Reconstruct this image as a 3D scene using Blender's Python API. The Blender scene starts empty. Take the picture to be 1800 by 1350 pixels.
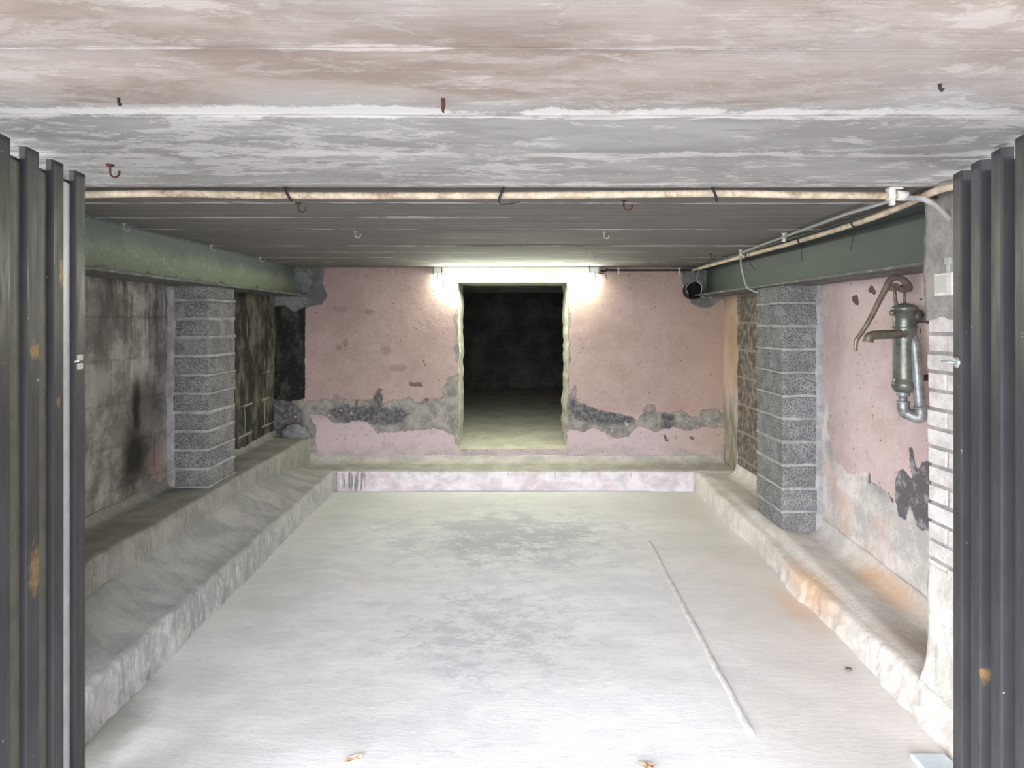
import bpy, bmesh, math, random
import numpy as np
from mathutils import Vector, noise as mnoise

random.seed(7)
SC = bpy.context.scene
COL = SC.collection
CAMZ = 1.31
F, CX, CY = 1200.0, 900.0, 565.0

# ------------------------------------------------------------------ camera
cam_d = bpy.data.cameras.new('camera')
cam_d.sensor_width = 36.0
cam_d.lens = 36.0 * F / 1800.0
cam_d.shift_y = -(675.0 - CY) / 1800.0
cam_d.clip_start = 0.05
cam = bpy.data.objects.new('camera', cam_d)
cam.location = (0, 0, CAMZ)
cam.rotation_euler = (math.radians(90), 0, 0)
COL.objects.link(cam)
SC.camera = cam

# ------------------------------------------------------------------ sky: overcast daylight, brighter low behind the camera
W = bpy.data.worlds.new('sky')
SC.world = W
W.use_nodes = True
wn = W.node_tree
for n in list(wn.nodes):
    wn.nodes.remove(n)
tc = wn.nodes.new('ShaderNodeTexCoord')
dot = wn.nodes.new('ShaderNodeVectorMath'); dot.operation = 'DOT_PRODUCT'
wn.links.new(tc.outputs['Generated'], dot.inputs[0])
dot.inputs[1].default_value = Vector((-0.34, -0.93, 0.08)).normalized()
mr = wn.nodes.new('ShaderNodeMapRange'); mr.interpolation_type = 'SMOOTHSTEP'
wn.links.new(dot.outputs['Value'], mr.inputs['Value'])
mr.inputs['From Min'].default_value = 0.3
mr.inputs['From Max'].default_value = 1.0
mr.inputs['To Min'].default_value = 0.9
mr.inputs['To Max'].default_value = 9.0
bg = wn.nodes.new('ShaderNodeBackground')
bg.inputs['Color'].default_value = (0.94, 0.945, 1.0, 1)
wn.links.new(mr.outputs['Result'], bg.inputs['Strength'])
wo = wn.nodes.new('ShaderNodeOutputWorld')
wn.links.new(bg.outputs['Background'], wo.inputs['Surface'])

# ------------------------------------------------------------------ exposure and light transport
SC.view_settings.view_transform = 'Standard'
SC.view_settings.look = 'None'
SC.view_settings.gamma = 1.0
SC.view_settings.exposure = 1.42
SC.view_settings.use_curve_mapping = False
LAMP_POWER = 55.0
SC.cycles.max_bounces = 12
SC.cycles.diffuse_bounces = 8
SC.cycles.use_denoising = True

# ------------------------------------------------------------------ shader helper
class Mat:
    def __init__(self, name):
        self.m = bpy.data.materials.new(name)
        self.m.use_nodes = True
        self.t = self.m.node_tree
        for n in list(self.t.nodes):
            self.t.nodes.remove(n)
        self.out = self.N('ShaderNodeOutputMaterial')
        self.b = self.N('ShaderNodeBsdfPrincipled')
        self.t.links.new(self.b.outputs[0], self.out.inputs['Surface'])
        self.b.inputs['Roughness'].default_value = 0.9
        self.b.inputs['Specular IOR Level'].default_value = 0.25
    def N(self, k):
        return self.t.nodes.new(k)
    def put(self, s, v):
        if isinstance(v, bpy.types.NodeSocket):
            self.t.links.new(v, s)
        elif isinstance(v, (tuple, list)):
            d = s.default_value
            s.default_value = tuple(v) + ((1.0,) if len(d) == 4 and len(v) == 3 else ())
        else:
            try:
                s.default_value = v
            except TypeError:
                s.default_value = tuple([v] * len(s.default_value))
    def pos(self):
        if not hasattr(self, '_p'):
            self._p = self.N('ShaderNodeNewGeometry').outputs['Position']
        return self._p
    def obj(self):
        if not hasattr(self, '_o'):
            self._o = self.N('ShaderNodeTexCoord').outputs['Object']
        return self._o
    def xyz(self, v=None):
        n = self.N('ShaderNodeSeparateXYZ'); self.put(n.inputs[0], v or self.pos())
        return n.outputs[0], n.outputs[1], n.outputs[2]
    def comb(self, x, y, z):
        n = self.N('ShaderNodeCombineXYZ')
        for i, v in enumerate((x, y, z)): self.put(n.inputs[i], v)
        return n.outputs[0]
    def vm(self, op, a, b=(0, 0, 0)):
        n = self.N('ShaderNodeVectorMath'); n.operation = op
        self.put(n.inputs[0], a); self.put(n.inputs[1], b)
        return n.outputs['Value'] if op in ('LENGTH', 'DISTANCE', 'DOT_PRODUCT') else n.outputs[0]
    def math(self, op, a, b=0.0, c=0.0, clamp=False):
        n = self.N('ShaderNodeMath'); n.operation = op; n.use_clamp = clamp
        self.put(n.inputs[0], a); self.put(n.inputs[1], b); self.put(n.inputs[2], c)
        return n.outputs[0]
    def add(self, a, b): return self.math('ADD', a, b)
    def sub(self, a, b): return self.math('SUBTRACT', a, b)
    def mul(self, a, b): return self.math('MULTIPLY', a, b)
    def mx(self, a, b): return self.math('MAXIMUM', a, b)
    def mn(self, a, b): return self.math('MINIMUM', a, b)
    def inv(self, a): return self.math('SUBTRACT', 1.0, a)
    def ss(self, v, a, b, lo=0.0, hi=1.0):
        n = self.N('ShaderNodeMapRange'); n.interpolation_type = 'SMOOTHSTEP'
        self.put(n.inputs['Value'], v)
        if a > b:
            a, b, lo, hi = b, a, hi, lo
        n.inputs['From Min'].default_value = a; n.inputs['From Max'].default_value = b
        n.inputs['To Min'].default_value = lo; n.inputs['To Max'].default_value = hi
        return n.outputs['Result']
    def noise(self, scale=5.0, stretch=(1, 1, 1), detail=6.0, rough=0.6, dist=0.0, off=(0, 0, 0), v=None, color=False):
        n = self.N('ShaderNodeTexNoise')
        s = self.vm('ADD', self.vm('MULTIPLY', v or self.pos(), stretch), off)
        self.put(n.inputs['Vector'], s)
        n.inputs['Scale'].default_value = scale; n.inputs['Detail'].default_value = detail
        n.inputs['Roughness'].default_value = rough; n.inputs['Distortion'].default_value = dist
        return n.outputs['Color' if color else 'Fac']
    def vor(self, scale=5.0, stretch=(1, 1, 1), feature='F1', v=None, rnd=1.0):
        n = self.N('ShaderNodeTexVoronoi'); n.feature = feature
        self.put(n.inputs['Vector'], self.vm('MULTIPLY', v or self.pos(), stretch))
        n.inputs['Scale'].default_value = scale; n.inputs['Randomness'].default_value = rnd
        return n.outputs['Distance']
    def mix(self, f, a, b, mode='MIX'):
        n = self.N('ShaderNodeMix'); n.data_type = 'RGBA'; n.blend_type = mode
        self.put(n.inputs[0], f); self.put(n.inputs[6], a); self.put(n.inputs[7], b)
        return n.outputs[2]
    def attr(self, name):
        n = self.N('ShaderNodeAttribute'); n.attribute_name = name
        return n.outputs['Fac']
    def blob(self, c, r, soft=0.5, wob=0.35, nscale=14.0):
        # irregular round stain at c with radii r, 1 inside
        d = self.vm('LENGTH', self.vm('DIVIDE', self.vm('SUBTRACT', self.pos(), c), r))
        d = self.add(d, self.mul(self.sub(self.noise(nscale, detail=5), 0.5), wob * 2))
        return self.ss(d, 1.0, 1.0 - soft)
    def bump(self, h, strength=0.5, dist=0.01):
        n = self.N('ShaderNodeBump'); n.inputs['Strength'].default_value = strength
        n.inputs['Distance'].default_value = dist
        self.put(n.inputs['Height'], h)
        self.put(self.b.inputs['Normal'], n.outputs[0])
    def done(self, col, rough=None, metal=None):
        self.put(self.b.inputs['Base Color'], col)
        if rough is not None: self.put(self.b.inputs['Roughness'], rough)
        if metal is not None: self.put(self.b.inputs['Metallic'], metal)
        return self.m

# ------------------------------------------------------------------ geometry helpers
def at(px, py, y):
    return Vector(((px - CX) * y / F, y, CAMZ - (py - CY) * y / F))
def on_x(px, py, X):                       # point of the wall plane x = X
    y = F * X / (px - CX)
    return (y, CAMZ - (py - CY) * y / F)
def on_y(px, py, Y):
    return ((px - CX) * Y / F, CAMZ - (py - CY) * Y / F)

def link(o, parent=None):
    COL.objects.link(o)
    if parent is not None:
        o.parent = parent
    return o
def obj(name, bm, mats, parent=None, smooth=False):
    me = bpy.data.meshes.new(name)
    bm.to_mesh(me); bm.free()
    for m in (mats if isinstance(mats, (list, tuple)) else [mats]):
        me.materials.append(m)
    if smooth:
        for p in me.polygons: p.use_smooth = True
    return link(bpy.data.objects.new(name, me), parent)
def tag(o, label, cat, group=None):
    o['label'] = label; o['category'] = cat
    if group: o['group'] = group
    return o
def struct(o, label=None):
    o['kind'] = 'structure'
    if label: o['label'] = label
    return o
def empty(name, loc, label, cat, group=None):
    o = bpy.data.objects.new(name, None); o.location = loc; o.empty_display_size = 0.05
    COL.objects.link(o)
    return tag(o, label, cat, group)
def fbm(x, y, z, s=1.0, o=4):
    return mnoise.fractal(Vector((x * s, y * s, z * s)), 1.0, 2.0, o)

def add_box(bm, a, b, bevel=0.0, mat=0):
    r = bmesh.ops.create_cube(bm, size=1.0)
    vs = r['verts']
    c = (Vector(a) + Vector(b)) / 2; d = Vector(b) - Vector(a)
    for v in vs:
        v.co = Vector((v.co.x * d.x, v.co.y * d.y, v.co.z * d.z)) + c
    fs = {f for v in vs for f in v.link_faces}
    for f in fs: f.material_index = mat
    if bevel:
        es = list({e for v in vs for e in v.link_edges})
        rr = bmesh.ops.bevel(bm, geom=es, offset=bevel, segments=2, affect='EDGES', profile=0.6)
        for f in rr['faces']: f.material_index = mat
    return bm
def smooth_path(pts, n=8):
    pts = [Vector(p) for p in pts]
    if len(pts) < 3: return pts
    P = [2 * pts[0] - pts[1]] + pts + [2 * pts[-1] - pts[-2]]
    out = []
    for i in range(1, len(P) - 2):
        p0, p1, p2, p3 = P[i - 1:i + 3]
        for k in range(n):
            t = k / n
            out.append(0.5 * ((2 * p1) + (-p0 + p2) * t + (2 * p0 - 5 * p1 + 4 * p2 - p3) * t * t + (-p0 + 3 * p1 - 3 * p2 + p3) * t ** 3))
    out.append(pts[-1])
    return out
def add_tube(bm, pts, r, seg=12, cap=True, mat=0, flat=1.0):
    pts = [Vector(p) for p in pts]
    rs = r if isinstance(r, (list, tuple)) else [r] * len(pts)
    rings = []
    prev = None
    for i, p in enumerate(pts):
        t = (pts[min(i + 1, len(pts) - 1)] - pts[max(i - 1, 0)]).normalized()
        if prev is None:
            u = t.cross(Vector((0, 1, 0)) if abs(t.y) < 0.9 else Vector((0, 0, 1))).normalized()
        else:
            u = (prev - t * prev.dot(t)).normalized()
        prev = u
        w = t.cross(u)
        rings.append([bm.verts.new(p + (u * math.cos(a) + w * math.sin(a) * flat) * rs[i]) for a in [2 * math.pi * k / seg for k in range(seg)]])
    for a, b in zip(rings, rings[1:]):
        for k in range(seg):
            f = bm.faces.new((a[k], a[(k + 1) % seg], b[(k + 1) % seg], b[k])); f.material_index = mat; f.smooth = True
    if cap:
        f = bm.faces.new(rings[0][::-1]); f.material_index = mat
        f = bm.faces.new(rings[-1]); f.material_index = mat
    return bm
def tube_obj(name, pts, r, mat, parent=None, seg=12, sm=True, flat=1.0):
    bm = bmesh.new()
    P = smooth_path(pts) if sm else pts
    if isinstance(r, (list, tuple)) and sm:
        n = len(P); r = [float(np.interp(i / (n - 1) * (len(r) - 1), range(len(r)), r)) for i in range(n)]
    add_tube(bm, P, r, seg, flat=flat)
    return obj(name, bm, mat, parent)
def add_lathe(bm, prof, c, axis='Z', seg=28, mat=0):
    # prof: list of (radius, height) along axis from c
    c = Vector(c); rings = []
    for r, h in prof:
        ring = []
        for k in range(seg):
            a = 2 * math.pi * k / seg
            p = {'Z': Vector((r * math.cos(a), r * math.sin(a), h)), 'X': Vector((h, r * math.cos(a), r * math.sin(a))),
                 'Y': Vector((r * math.cos(a), h, r * math.sin(a)))}[axis]
            ring.append(bm.verts.new(c + p))
        rings.append(ring)
    for a, b in zip(rings, rings[1:]):
        for k in range(seg):
            f = bm.faces.new((a[k], a[(k + 1) % seg], b[(k + 1) % seg], b[k])); f.smooth = True; f.material_index = mat
    bm.faces.new(rings[0][::-1]); bm.faces.new(rings[-1])
    bmesh.ops.recalc_face_normals(bm, faces=bm.faces)
    return bm

def sdf(P, poly):
    # signed distance (positive inside) of points P (n,2) to one polygon
    poly = np.array(poly, float); n = len(poly)
    d = np.full(len(P), 1e9); inside = np.zeros(len(P), bool)
    for i in range(n):
        a, b = poly[i], poly[(i + 1) % n]
        ab = b - a; t = np.clip(((P - a) @ ab) / max(ab @ ab, 1e-12), 0, 1)
        d = np.minimum(d, np.hypot(*(P - (a + t[:, None] * ab)).T))
        c = (a[1] > P[:, 1]) != (b[1] > P[:, 1])
        with np.errstate(divide='ignore', invalid='ignore'):
            xi = a[0] + (P[:, 1] - a[1]) / (b[1] - a[1]) * ab[0] if b[1] != a[1] else np.zeros(len(P))
        inside ^= c & (P[:, 0] < xi)
    return np.where(inside, d, -d)
def set_attr(me, name, coords, polys):
    v = np.full(len(coords), -1.0)
    for p in polys: v = np.maximum(v, sdf(coords, p))
    a = me.attributes.new(name, 'FLOAT', 'POINT')
    a.data.foreach_set('value', v.astype(np.float32))

def patch(bm, fn, nu, nv, mat=0):
    g = [[bm.verts.new(fn(i / nu, j / nv)) for j in range(nv + 1)] for i in range(nu + 1)]
    for i in range(nu):
        for j in range(nv):
            f = bm.faces.new((g[i][j], g[i + 1][j], g[i + 1][j + 1], g[i][j + 1])); f.material_index = mat; f.smooth = True
    return g
def sweep(bm, prof, y0, y1, n, disp, shift=None):
    # closed cross-section prof [(x,z)...] swept along y with a displaced skin
    rings = []
    for i in range(n + 1):
        y = y0 + (y1 - y0) * i / n
        ring = []
        for (x, z) in prof:
            dx, dz = disp(x, y, z)
            sx, sz = shift(x, y, z) if shift else (0, 0)
            ring.append(bm.verts.new((x + dx + sx, y, z + dz + sz)))
        rings.append(ring)
    k = len(prof)
    for a, b in zip(rings, rings[1:]):
        for j in range(k):
            f = bm.faces.new((a[j], b[j], b[(j + 1) % k], a[(j + 1) % k])); f.smooth = True
    bm.faces.new(rings[0]); bm.faces.new(rings[-1][::-1])
    bmesh.ops.recalc_face_normals(bm, faces=bm.faces)
def dense(prof, step=0.015):
    out = []
    for i in range(len(prof)):
        a, b = Vector(prof[i]), Vector(prof[(i + 1) % len(prof)])
        n = max(1, int((b - a).length / step))
        for k in range(n): out.append(tuple(a.lerp(b, k / n)))
    return out

# ------------------------------------------------------------------ key distances
XL, XR = -1.88, 1.676            # side walls
YB, YB2 = 5.405, 5.96            # back wall front and rear face
ZC = CAMZ + 0.428                # ceiling
YK = 5.085                       # front of the back ledge
def zfloor(y): return 0.045 - 0.016 * max(0.0, 5.085 - y)

# ------------------------------------------------------------------ materials of the shell
def mat_ceiling():
    m = Mat('board_marked_concrete')
    x, y, z = m.xyz()
    wob = m.mul(m.sub(m.noise(1.3, (1, 1, 1), 3), 0.5), 0.02)
    yy = m.add(y, wob)
    big = m.noise(1.8, (0.6, 1.1, 1), 7, 0.62)
    mid = m.noise(5, (0.55, 1.3, 1), 9, 0.66, 0.3)
    fine = m.noise(26, (0.12, 3.0, 1), 6, 0.7)
    grain = m.noise(90, (0.06, 2.4, 1), 4, 0.6)
    # three stretches of slab: tan by the entrance, whitewashed grey, bare grey inside
    tan = m.mix(m.ss(mid, 0.36, 0.64), (0.36, 0.30, 0.26), (0.52, 0.46, 0.42))
    tan = m.mix(m.ss(big, 0.42, 0.66, 0, 0.75), tan, (0.47, 0.44, 0.43))
    tan = m.mix(m.ss(m.noise(7, (0.5, 1.2, 1), 8, 0.7, 0.5, (2, 6, 2)), 0.56, 0.62, 0, 0.7), tan, (0.66, 0.61, 0.58))
    grey = m.mix(m.ss(mid, 0.38, 0.62), (0.37, 0.36, 0.35), (0.48, 0.475, 0.465))
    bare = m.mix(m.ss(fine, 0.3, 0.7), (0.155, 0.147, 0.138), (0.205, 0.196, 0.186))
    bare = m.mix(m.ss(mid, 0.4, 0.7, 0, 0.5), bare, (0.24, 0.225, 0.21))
    sel1 = m.ss(m.add(y, m.mul(m.sub(mid, 0.5), 0.35)), 1.25, 1.42)
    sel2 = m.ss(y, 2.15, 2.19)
    col = m.mix(sel1, tan, grey)
    # flaky lime bloom
    fl = m.noise(13, (0.5, 1.1, 1), 10, 0.80, 0.4)
    fl = m.add(fl, m.mul(m.sub(m.noise(1.4, (0.7, 1.3, 1), 3), 0.5), 0.4))
    col = m.mix(m.mul(m.ss(fl, 0.515, 0.56), m.ss(sel1, 0.2, 1.0, 0.25, 0.7)), col, (0.73, 0.715, 0.71))
    col = m.mix(m.mul(m.ss(m.noise(6, (0.5, 1.4, 1), 8, 0.7, off=(3, 8, 1)), 0.60, 0.70), 0.5), col, (0.22, 0.17, 0.14))
    col = m.mix(m.ss(m.noise(55, (0.5, 1.4, 1), 3, off=(7, 2, 0)), 0.74, 0.78, 0, 0.6), col, (0.12, 0.10, 0.09))
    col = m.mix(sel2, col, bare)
    # joints between shuttering boards
    t = m.math('DIVIDE', m.sub(yy, 1.07 - 0.175), 0.35)
    fr = m.mul(m.math('ABSOLUTE', m.sub(m.math('FRACT', t), 0.5)), 0.35)
    wide = m.noise(3.0, (0.8, 1, 1), 5, 0.6, off=(0, 5, 2))
    jw = m.add(fr, m.mul(m.sub(0.50, wide), 0.12))
    jmask = m.ss(jw, 0.013, 0.005)
    jmask = m.mul(jmask, m.ss(m.noise(9, (0.5, 1, 1), 7, 0.75), 0.40, 0.52))
    col = m.mix(m.mul(jmask, m.ss(sel2, 0, 1, 0.85, 0.6)), col, (0.76, 0.73, 0.71))
    # lime band along one joint
    lb = m.math('ABSOLUTE', m.sub(yy, 1.395))
    lb = m.sub(lb, m.mul(m.sub(m.noise(2.2, (1, 0.6, 1), 8, 0.72, off=(2, 1, 4)), 0.47), 0.26))
    col = m.mix(m.ss(lb, 0.026, 0.008, 0, 0.92), col, (0.82, 0.81, 0.80))
    jd = m.ss(m.math('ABSOLUTE', fr), 0.006, 0.002)
    col = m.mix(m.mul(jd, m.ss(m.noise(5, (1, 1, 1), 3, off=(9, 9, 9)), 0.48, 0.62, 0, 0.35)), col, (0.14, 0.12, 0.11))
    lb2 = m.sub(m.math('ABSOLUTE', m.sub(yy, 1.75)), m.mul(m.sub(m.noise(2.8, (1, 0.6, 1), 8, 0.74, off=(7, 1, 4)), 0.50), 0.30))
    col = m.mix(m.ss(lb2, 0.022, 0.006, 0, 0.8), col, (0.76, 0.75, 0.74))
    # narrower board lines deeper in
    t2 = m.math('FRACT', m.math('DIVIDE', yy, 0.0875))
    l2 = m.mul(m.ss(m.math('ABSOLUTE', m.sub(t2, 0.5)), 0.09, 0.02), sel2)
    col = m.mix(m.mul(l2, 0.45), col, (0.075, 0.07, 0.065))
    col = m.mix(m.mul(m.mul(m.ss(grain, 0.30, 0.48, 1, 0), 0.30), m.ss(sel2, 0, 1, 0.25, 1)), col, (0.10, 0.09, 0.085))
    edge = m.ss(m.math('ABSOLUTE', m.sub(y, 2.205)), 0.022, 0.004)
    col = m.mix(m.mul(edge, 0.55), col, (0.08, 0.07, 0.065))
    h = m.add(m.add(m.mul(fine, 0.35), m.mul(mid, 0.5)), m.mul(jd, -0.6))
    h = m.add(h, m.mul(grain, 0.1))
    m.bump(h, 0.3, 0.008)
    return m.done(col, 0.92)

def mat_floor():
    m = Mat('whitened_screed')
    x, y, z = m.xyz()
    big = m.noise(1.5, (1, 1, 1), 6, 0.6, 0.3)
    mid = m.noise(5, (0.7, 1.5, 1), 9, 0.7, 0.5)
    fine = m.noise(30, (0.5, 1.6, 1), 6, 0.7)
    col = m.mix(m.ss(mid, 0.40, 0.60), (0.69, 0.692, 0.71), (0.76, 0.76, 0.77))
    # worn blue-grey area in the middle
    zone = m.blob((0.0, 4.1, 0), (1.15, 0.95, 5), 0.9, 0.8, 3.0)
    zone2 = m.blob((-0.1, 2.9, 0), (0.75, 0.75, 5), 0.8, 0.5, 4.0)
    worn = m.ss(m.add(m.noise(7, (0.8, 1.2, 1), 10, 0.8, 0.2, (5, 3, 1)), m.add(m.mul(zone, 0.10), m.mul(zone2, 0.05))), 0.52, 0.60)
    col = m.mix(m.mul(worn, m.mx(m.mul(zone, 0.85), m.mul(m.mx(zone2, 0.3), 0.55))), col, (0.45, 0.465, 0.515))
    flk = m.ss(m.noise(15, (0.7, 1.2, 1), 9, 0.8, 0.3, (1, 9, 1)), 0.54, 0.59)
    col = m.mix(m.mul(flk, m.add(0.12, m.mx(m.mul(zone2, 0.5), m.mul(zone, 0.4)))), col, (0.48, 0.49, 0.53))
    # beige tint at the right and back, greyer along the left
    sand = m.ss(m.add(x, m.mul(m.sub(big, 0.5), 0.8)), 0.55, 1.2)
    col = m.mix(m.mul(sand, 0.55), col, (0.66, 0.60, 0.54))
    bk = m.ss(m.add(y, m.mul(m.sub(big, 0.5), 0.8)), 4.1, 4.9)
    col = m.mix(m.mul(bk, 0.45), col, (0.47, 0.465, 0.45))
    lf = m.ss(m.add(x, m.mul(m.sub(mid, 0.5), 0.5)), -0.75, -1.3)
    col = m.mix(m.mul(lf, 0.45), col, (0.50, 0.50, 0.47))
    door_shade = m.blob((-1.36, 1.95, 0), (0.22, 0.75, 5), 0.5, 0.3, 6)  # shadow of the left door leaf painted into the near corner
    col = m.mix(m.mul(door_shade, 0.75), col, (0.20, 0.195, 0.17))
    org = m.mx(m.blob((1.29, 3.1, 0), (0.12, 0.40, 5), 0.9, 0.4, 7), m.mul(m.blob((-0.72, 3.35, 0), (0.05, 0.06, 5), 0.9), 0.5))
    col = m.mix(m.mul(org, 0.5), col, (0.72, 0.50, 0.34))
    st = m.ss(m.blob((0.92, 2.35, 0), (0.17, 0.13, 5), 0.5, 0.6, 12), 0.2, 1, 0, 0.2)
    col = m.mix(st, col, (0.52, 0.46, 0.43))
    # shallow crack toward the kerb
    cr = m.math('ABSOLUTE', m.sub(m.add(x, m.mul(m.sub(mid, 0.5), 0.05)), m.add(0.86, m.mul(m.sub(3.15, y), -0.28))))
    crm = m.mul(m.ss(cr, 0.006, 0.002), m.mul(m.ss(y, 2.75, 2.9), m.ss(y, 3.5, 3.3)))
    col = m.mix(m.mul(crm, 0.0), col, (0.35, 0.33, 0.33))
    sp = m.ss(m.noise(70, (1, 1, 1), 2, off=(3, 3, 3)), 0.76, 0.80)
    col = m.mix(m.mul(sp, 0.5), col, (0.3, 0.28, 0.27))
    col = m.mix(m.ss(fine, 0.55, 0.75, 0, 0.15), col, (0.45, 0.45, 0.46))
    m.bump(m.add(m.mul(mid, 0.5), m.mul(fine, 0.5)), 0.3, 0.008)
    return m.done(col, 0.85)

def mat_ledge(name, base, light, green=0.3, orange=False, streak=0.6):
    m = Mat(name)
    x, y, z = m.xyz()
    mid = m.noise(5, (1, 1.3, 1), 9, 0.68, 0.3)
    fine = m.noise(38, (1, 1, 1), 6, 0.72)
    col = m.mix(m.ss(mid, 0.35, 0.66), base, light)
    geo = m.N('ShaderNodeNewGeometry').outputs['True Normal']
    nx, ny, nz = m.xyz(geo)
    vert = m.ss(m.math('ABSOLUTE', nz), 0.75, 0.4)
    drip = m.ss(m.noise(26, (2.0, 2.0, 0.4), 8, 0.75, 0.3), 0.50, 0.60)
    col = m.mix(m.mul(m.mul(vert, drip), streak), col, tuple(min(1, c * 1.35) for c in light))
    dk = m.ss(m.noise(20, (1.6, 1.6, 0.6), 8, 0.75, off=(4, 4, 4)), 0.55, 0.68)
    col = m.mix(m.mul(m.mul(vert, dk), 0.55), col, tuple(c * 0.6 for c in base))
    gr = m.ss(m.noise(3.2, (1, 1, 1), 6, 0.65, off=(8, 1, 3)), 0.50, 0.66)
    col = m.mix(m.mul(gr, green), col, (0.155, 0.165, 0.105))
    if orange:
        for c, r, k in (((1.36, 3.10, 0.13), (0.10, 0.42, 0.2), 0.75), ((1.63, 3.0, 0.16), (0.09, 0.42, 0.1), 0.8),
                        ((1.50, 2.55, 0.16), (0.22, 0.34, 0.1), 0.5)):  # last blob paints the brown shade on the ledge near the pier
            col = m.mix(m.mul(m.blob(c, r, 0.9, 0.35, 6), k), col, (0.62, 0.40, 0.24) if k > 0.6 else (0.36, 0.27, 0.19))
    sp = m.ss(m.noise(60, detail=2, off=(1, 5, 2)), 0.72, 0.78)
    col = m.mix(m.mul(sp, 0.6), col, tuple(c * 0.4 for c in base))
    m.bump(m.add(m.mul(mid, 0.5), m.mul(fine, 0.5)), 0.7, 0.014)
    return m.done(col, 0.9)

PINK = (0.50, 0.335, 0.325)
def mat_back():
    m = Mat('pink_limewash_back')
    x, y, z = m.xyz()
    n1 = m.sub(m.noise(9, (1, 1, 1), 9, 0.7), 0.5)
    n2 = m.sub(m.noise(26, (1, 1, 1), 7, 0.72), 0.5)
    big = m.noise(1.8, detail=6, rough=0.6)
    nz = m.add(m.mul(n1, 0.085), m.mul(n2, 0.06))
    pink = m.mix(m.ss(m.add(m.mul(big, 0.6), m.mul(m.noise(11, detail=9, rough=0.75), 0.4)), 0.40, 0.60), (0.345, 0.25, 0.23), (0.42, 0.315, 0.295))
    pink = m.mix(m.ss(m.noise(6, (1, 1, 2.2), 8, 0.7, off=(2, 2, 2)), 0.52, 0.66, 0, 0.5), pink, (0.38, 0.30, 0.25))
    pale = m.ss(z, 0.62, 0.48)
    pink = m.mix(m.mul(pale, 0.75), pink, (0.50, 0.415, 0.42))
    rr = m.ss(x, 1.0, 1.65)
    pink = m.mix(m.mul(rr, 0.6), pink, (0.39, 0.28, 0.215))
    pink = m.mix(m.ss(m.noise(4, (1, 1, 1), 5, off=(0, 7, 3)), 0.62, 0.72, 0, 0.45), pink, (0.34, 0.24, 0.22))
    render = m.mix(m.ss(m.noise(13, detail=8, rough=0.7), 0.36, 0.64), (0.17, 0.16, 0.145), (0.32, 0.30, 0.265))
    dark = m.mix(m.ss(m.noise(30, detail=6), 0.4, 0.7), (0.075, 0.072, 0.075), (0.19, 0.185, 0.185))
    dsel = m.ss(m.add(m.attr('dark'), m.mul(nz, 1.3)), -0.030, 0.004)
    bandc = m.mix(dsel, render, dark)
    band = m.ss(m.add(m.attr('band'), m.mul(nz, 0.9)), -0.002, 0.003)
    col = m.mix(band, pink, bandc)
    # pink flakes still clinging inside the bared band
    fk = m.mul(m.ss(m.noise(17, detail=8, rough=0.7, off=(6, 1, 1)), 0.61, 0.635), band)
    col = m.mix(m.mul(fk, 0.8), col, (0.48, 0.39, 0.38))
    sm = m.ss(m.add(m.attr('chips'), m.mul(nz, 0.6)), -0.002, 0.002)
    col = m.mix(sm, col, (0.15, 0.11, 0.105))
    rim = m.mul(m.ss(m.math('ABSOLUTE', m.add(m.attr('band'), m.mul(nz, 0.9))), 0.006, 0.001), 0.5)
    col = m.mix(rim, col, (0.12, 0.10, 0.09))
    gp = m.ss(m.add(m.attr('cement'), m.mul(nz, 0.6)), -0.002, 0.004)
    cem = m.mix(m.ss(m.noise(6, detail=6), 0.4, 0.62), (0.115, 0.12, 0.12), (0.20, 0.205, 0.20))
    col = m.mix(gp, col, cem)
    bl = m.ss(m.add(m.attr('black'), m.mul(nz, 0.3)), -0.004, 0.006)
    blk = m.mix(m.ss(m.noise(9, (1, 1, 0.6), 8, 0.7), 0.45, 0.75), (0.014, 0.014, 0.014), (0.085, 0.08, 0.07))
    col = m.mix(bl, col, blk)
    # soft stains, specks and scratches
    for c, r, k in (((-1.13, YB, 1.385), (0.05, 1, 0.03), 0.6), ((-1.32, YB, 1.14), (0.03, 1, 0.05), 0.7), ((-1.37, YB, 1.10), (0.03, 1, 0.03), 0.7),
                    ((-1.0, YB, 1.08), (0.06, 1, 0.05), 0.55), ((-0.90, YB, 0.94), (0.09, 1, 0.04), 0.6), ((-1.36, YB, 1.41), (0.07, 1, 0.03), 0.45)):
        col = m.mix(m.mul(m.blob((c[0], c[1], c[2]), r, 0.5, 0.3, 20), k), col, (0.22, 0.155, 0.14))
    low = m.ss(m.add(z, m.mul(n1, 0.25)), 0.36, 0.25)
    col = m.mix(m.mul(low, 0.75), col, m.mix(m.ss(m.noise(5, (1, 1, 2), 6), 0.4, 0.6), (0.29, 0.265, 0.245), (0.42, 0.355, 0.345)))
    sp = m.ss(m.noise(48, detail=2, off=(4, 9, 0)), 0.69, 0.71)
    col = m.mix(m.mul(sp, 0.75), col, (0.13, 0.09, 0.085))
    sp2 = m.ss(m.noise(95, detail=2, off=(1, 6, 0)), 0.665, 0.70)
    col = m.mix(m.mul(sp2, 0.55), col, (0.17, 0.125, 0.115))
    sc_ = m.ss(m.noise(34, (1, 1, 1.5), 8, 0.8, 1.2, off=(3, 6, 5)), 0.62, 0.66)
    col = m.mix(m.mul(sc_, 0.22), col, (0.62, 0.52, 0.48))
    top = m.mul(m.ss(z, 1.66, 1.70), m.ss(m.noise(24, (1, 1, 3), 7, 0.75, off=(3, 1, 2)), 0.53, 0.57))
    col = m.mix(m.mul(top, 0.7), col, (0.30, 0.20, 0.20))
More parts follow.
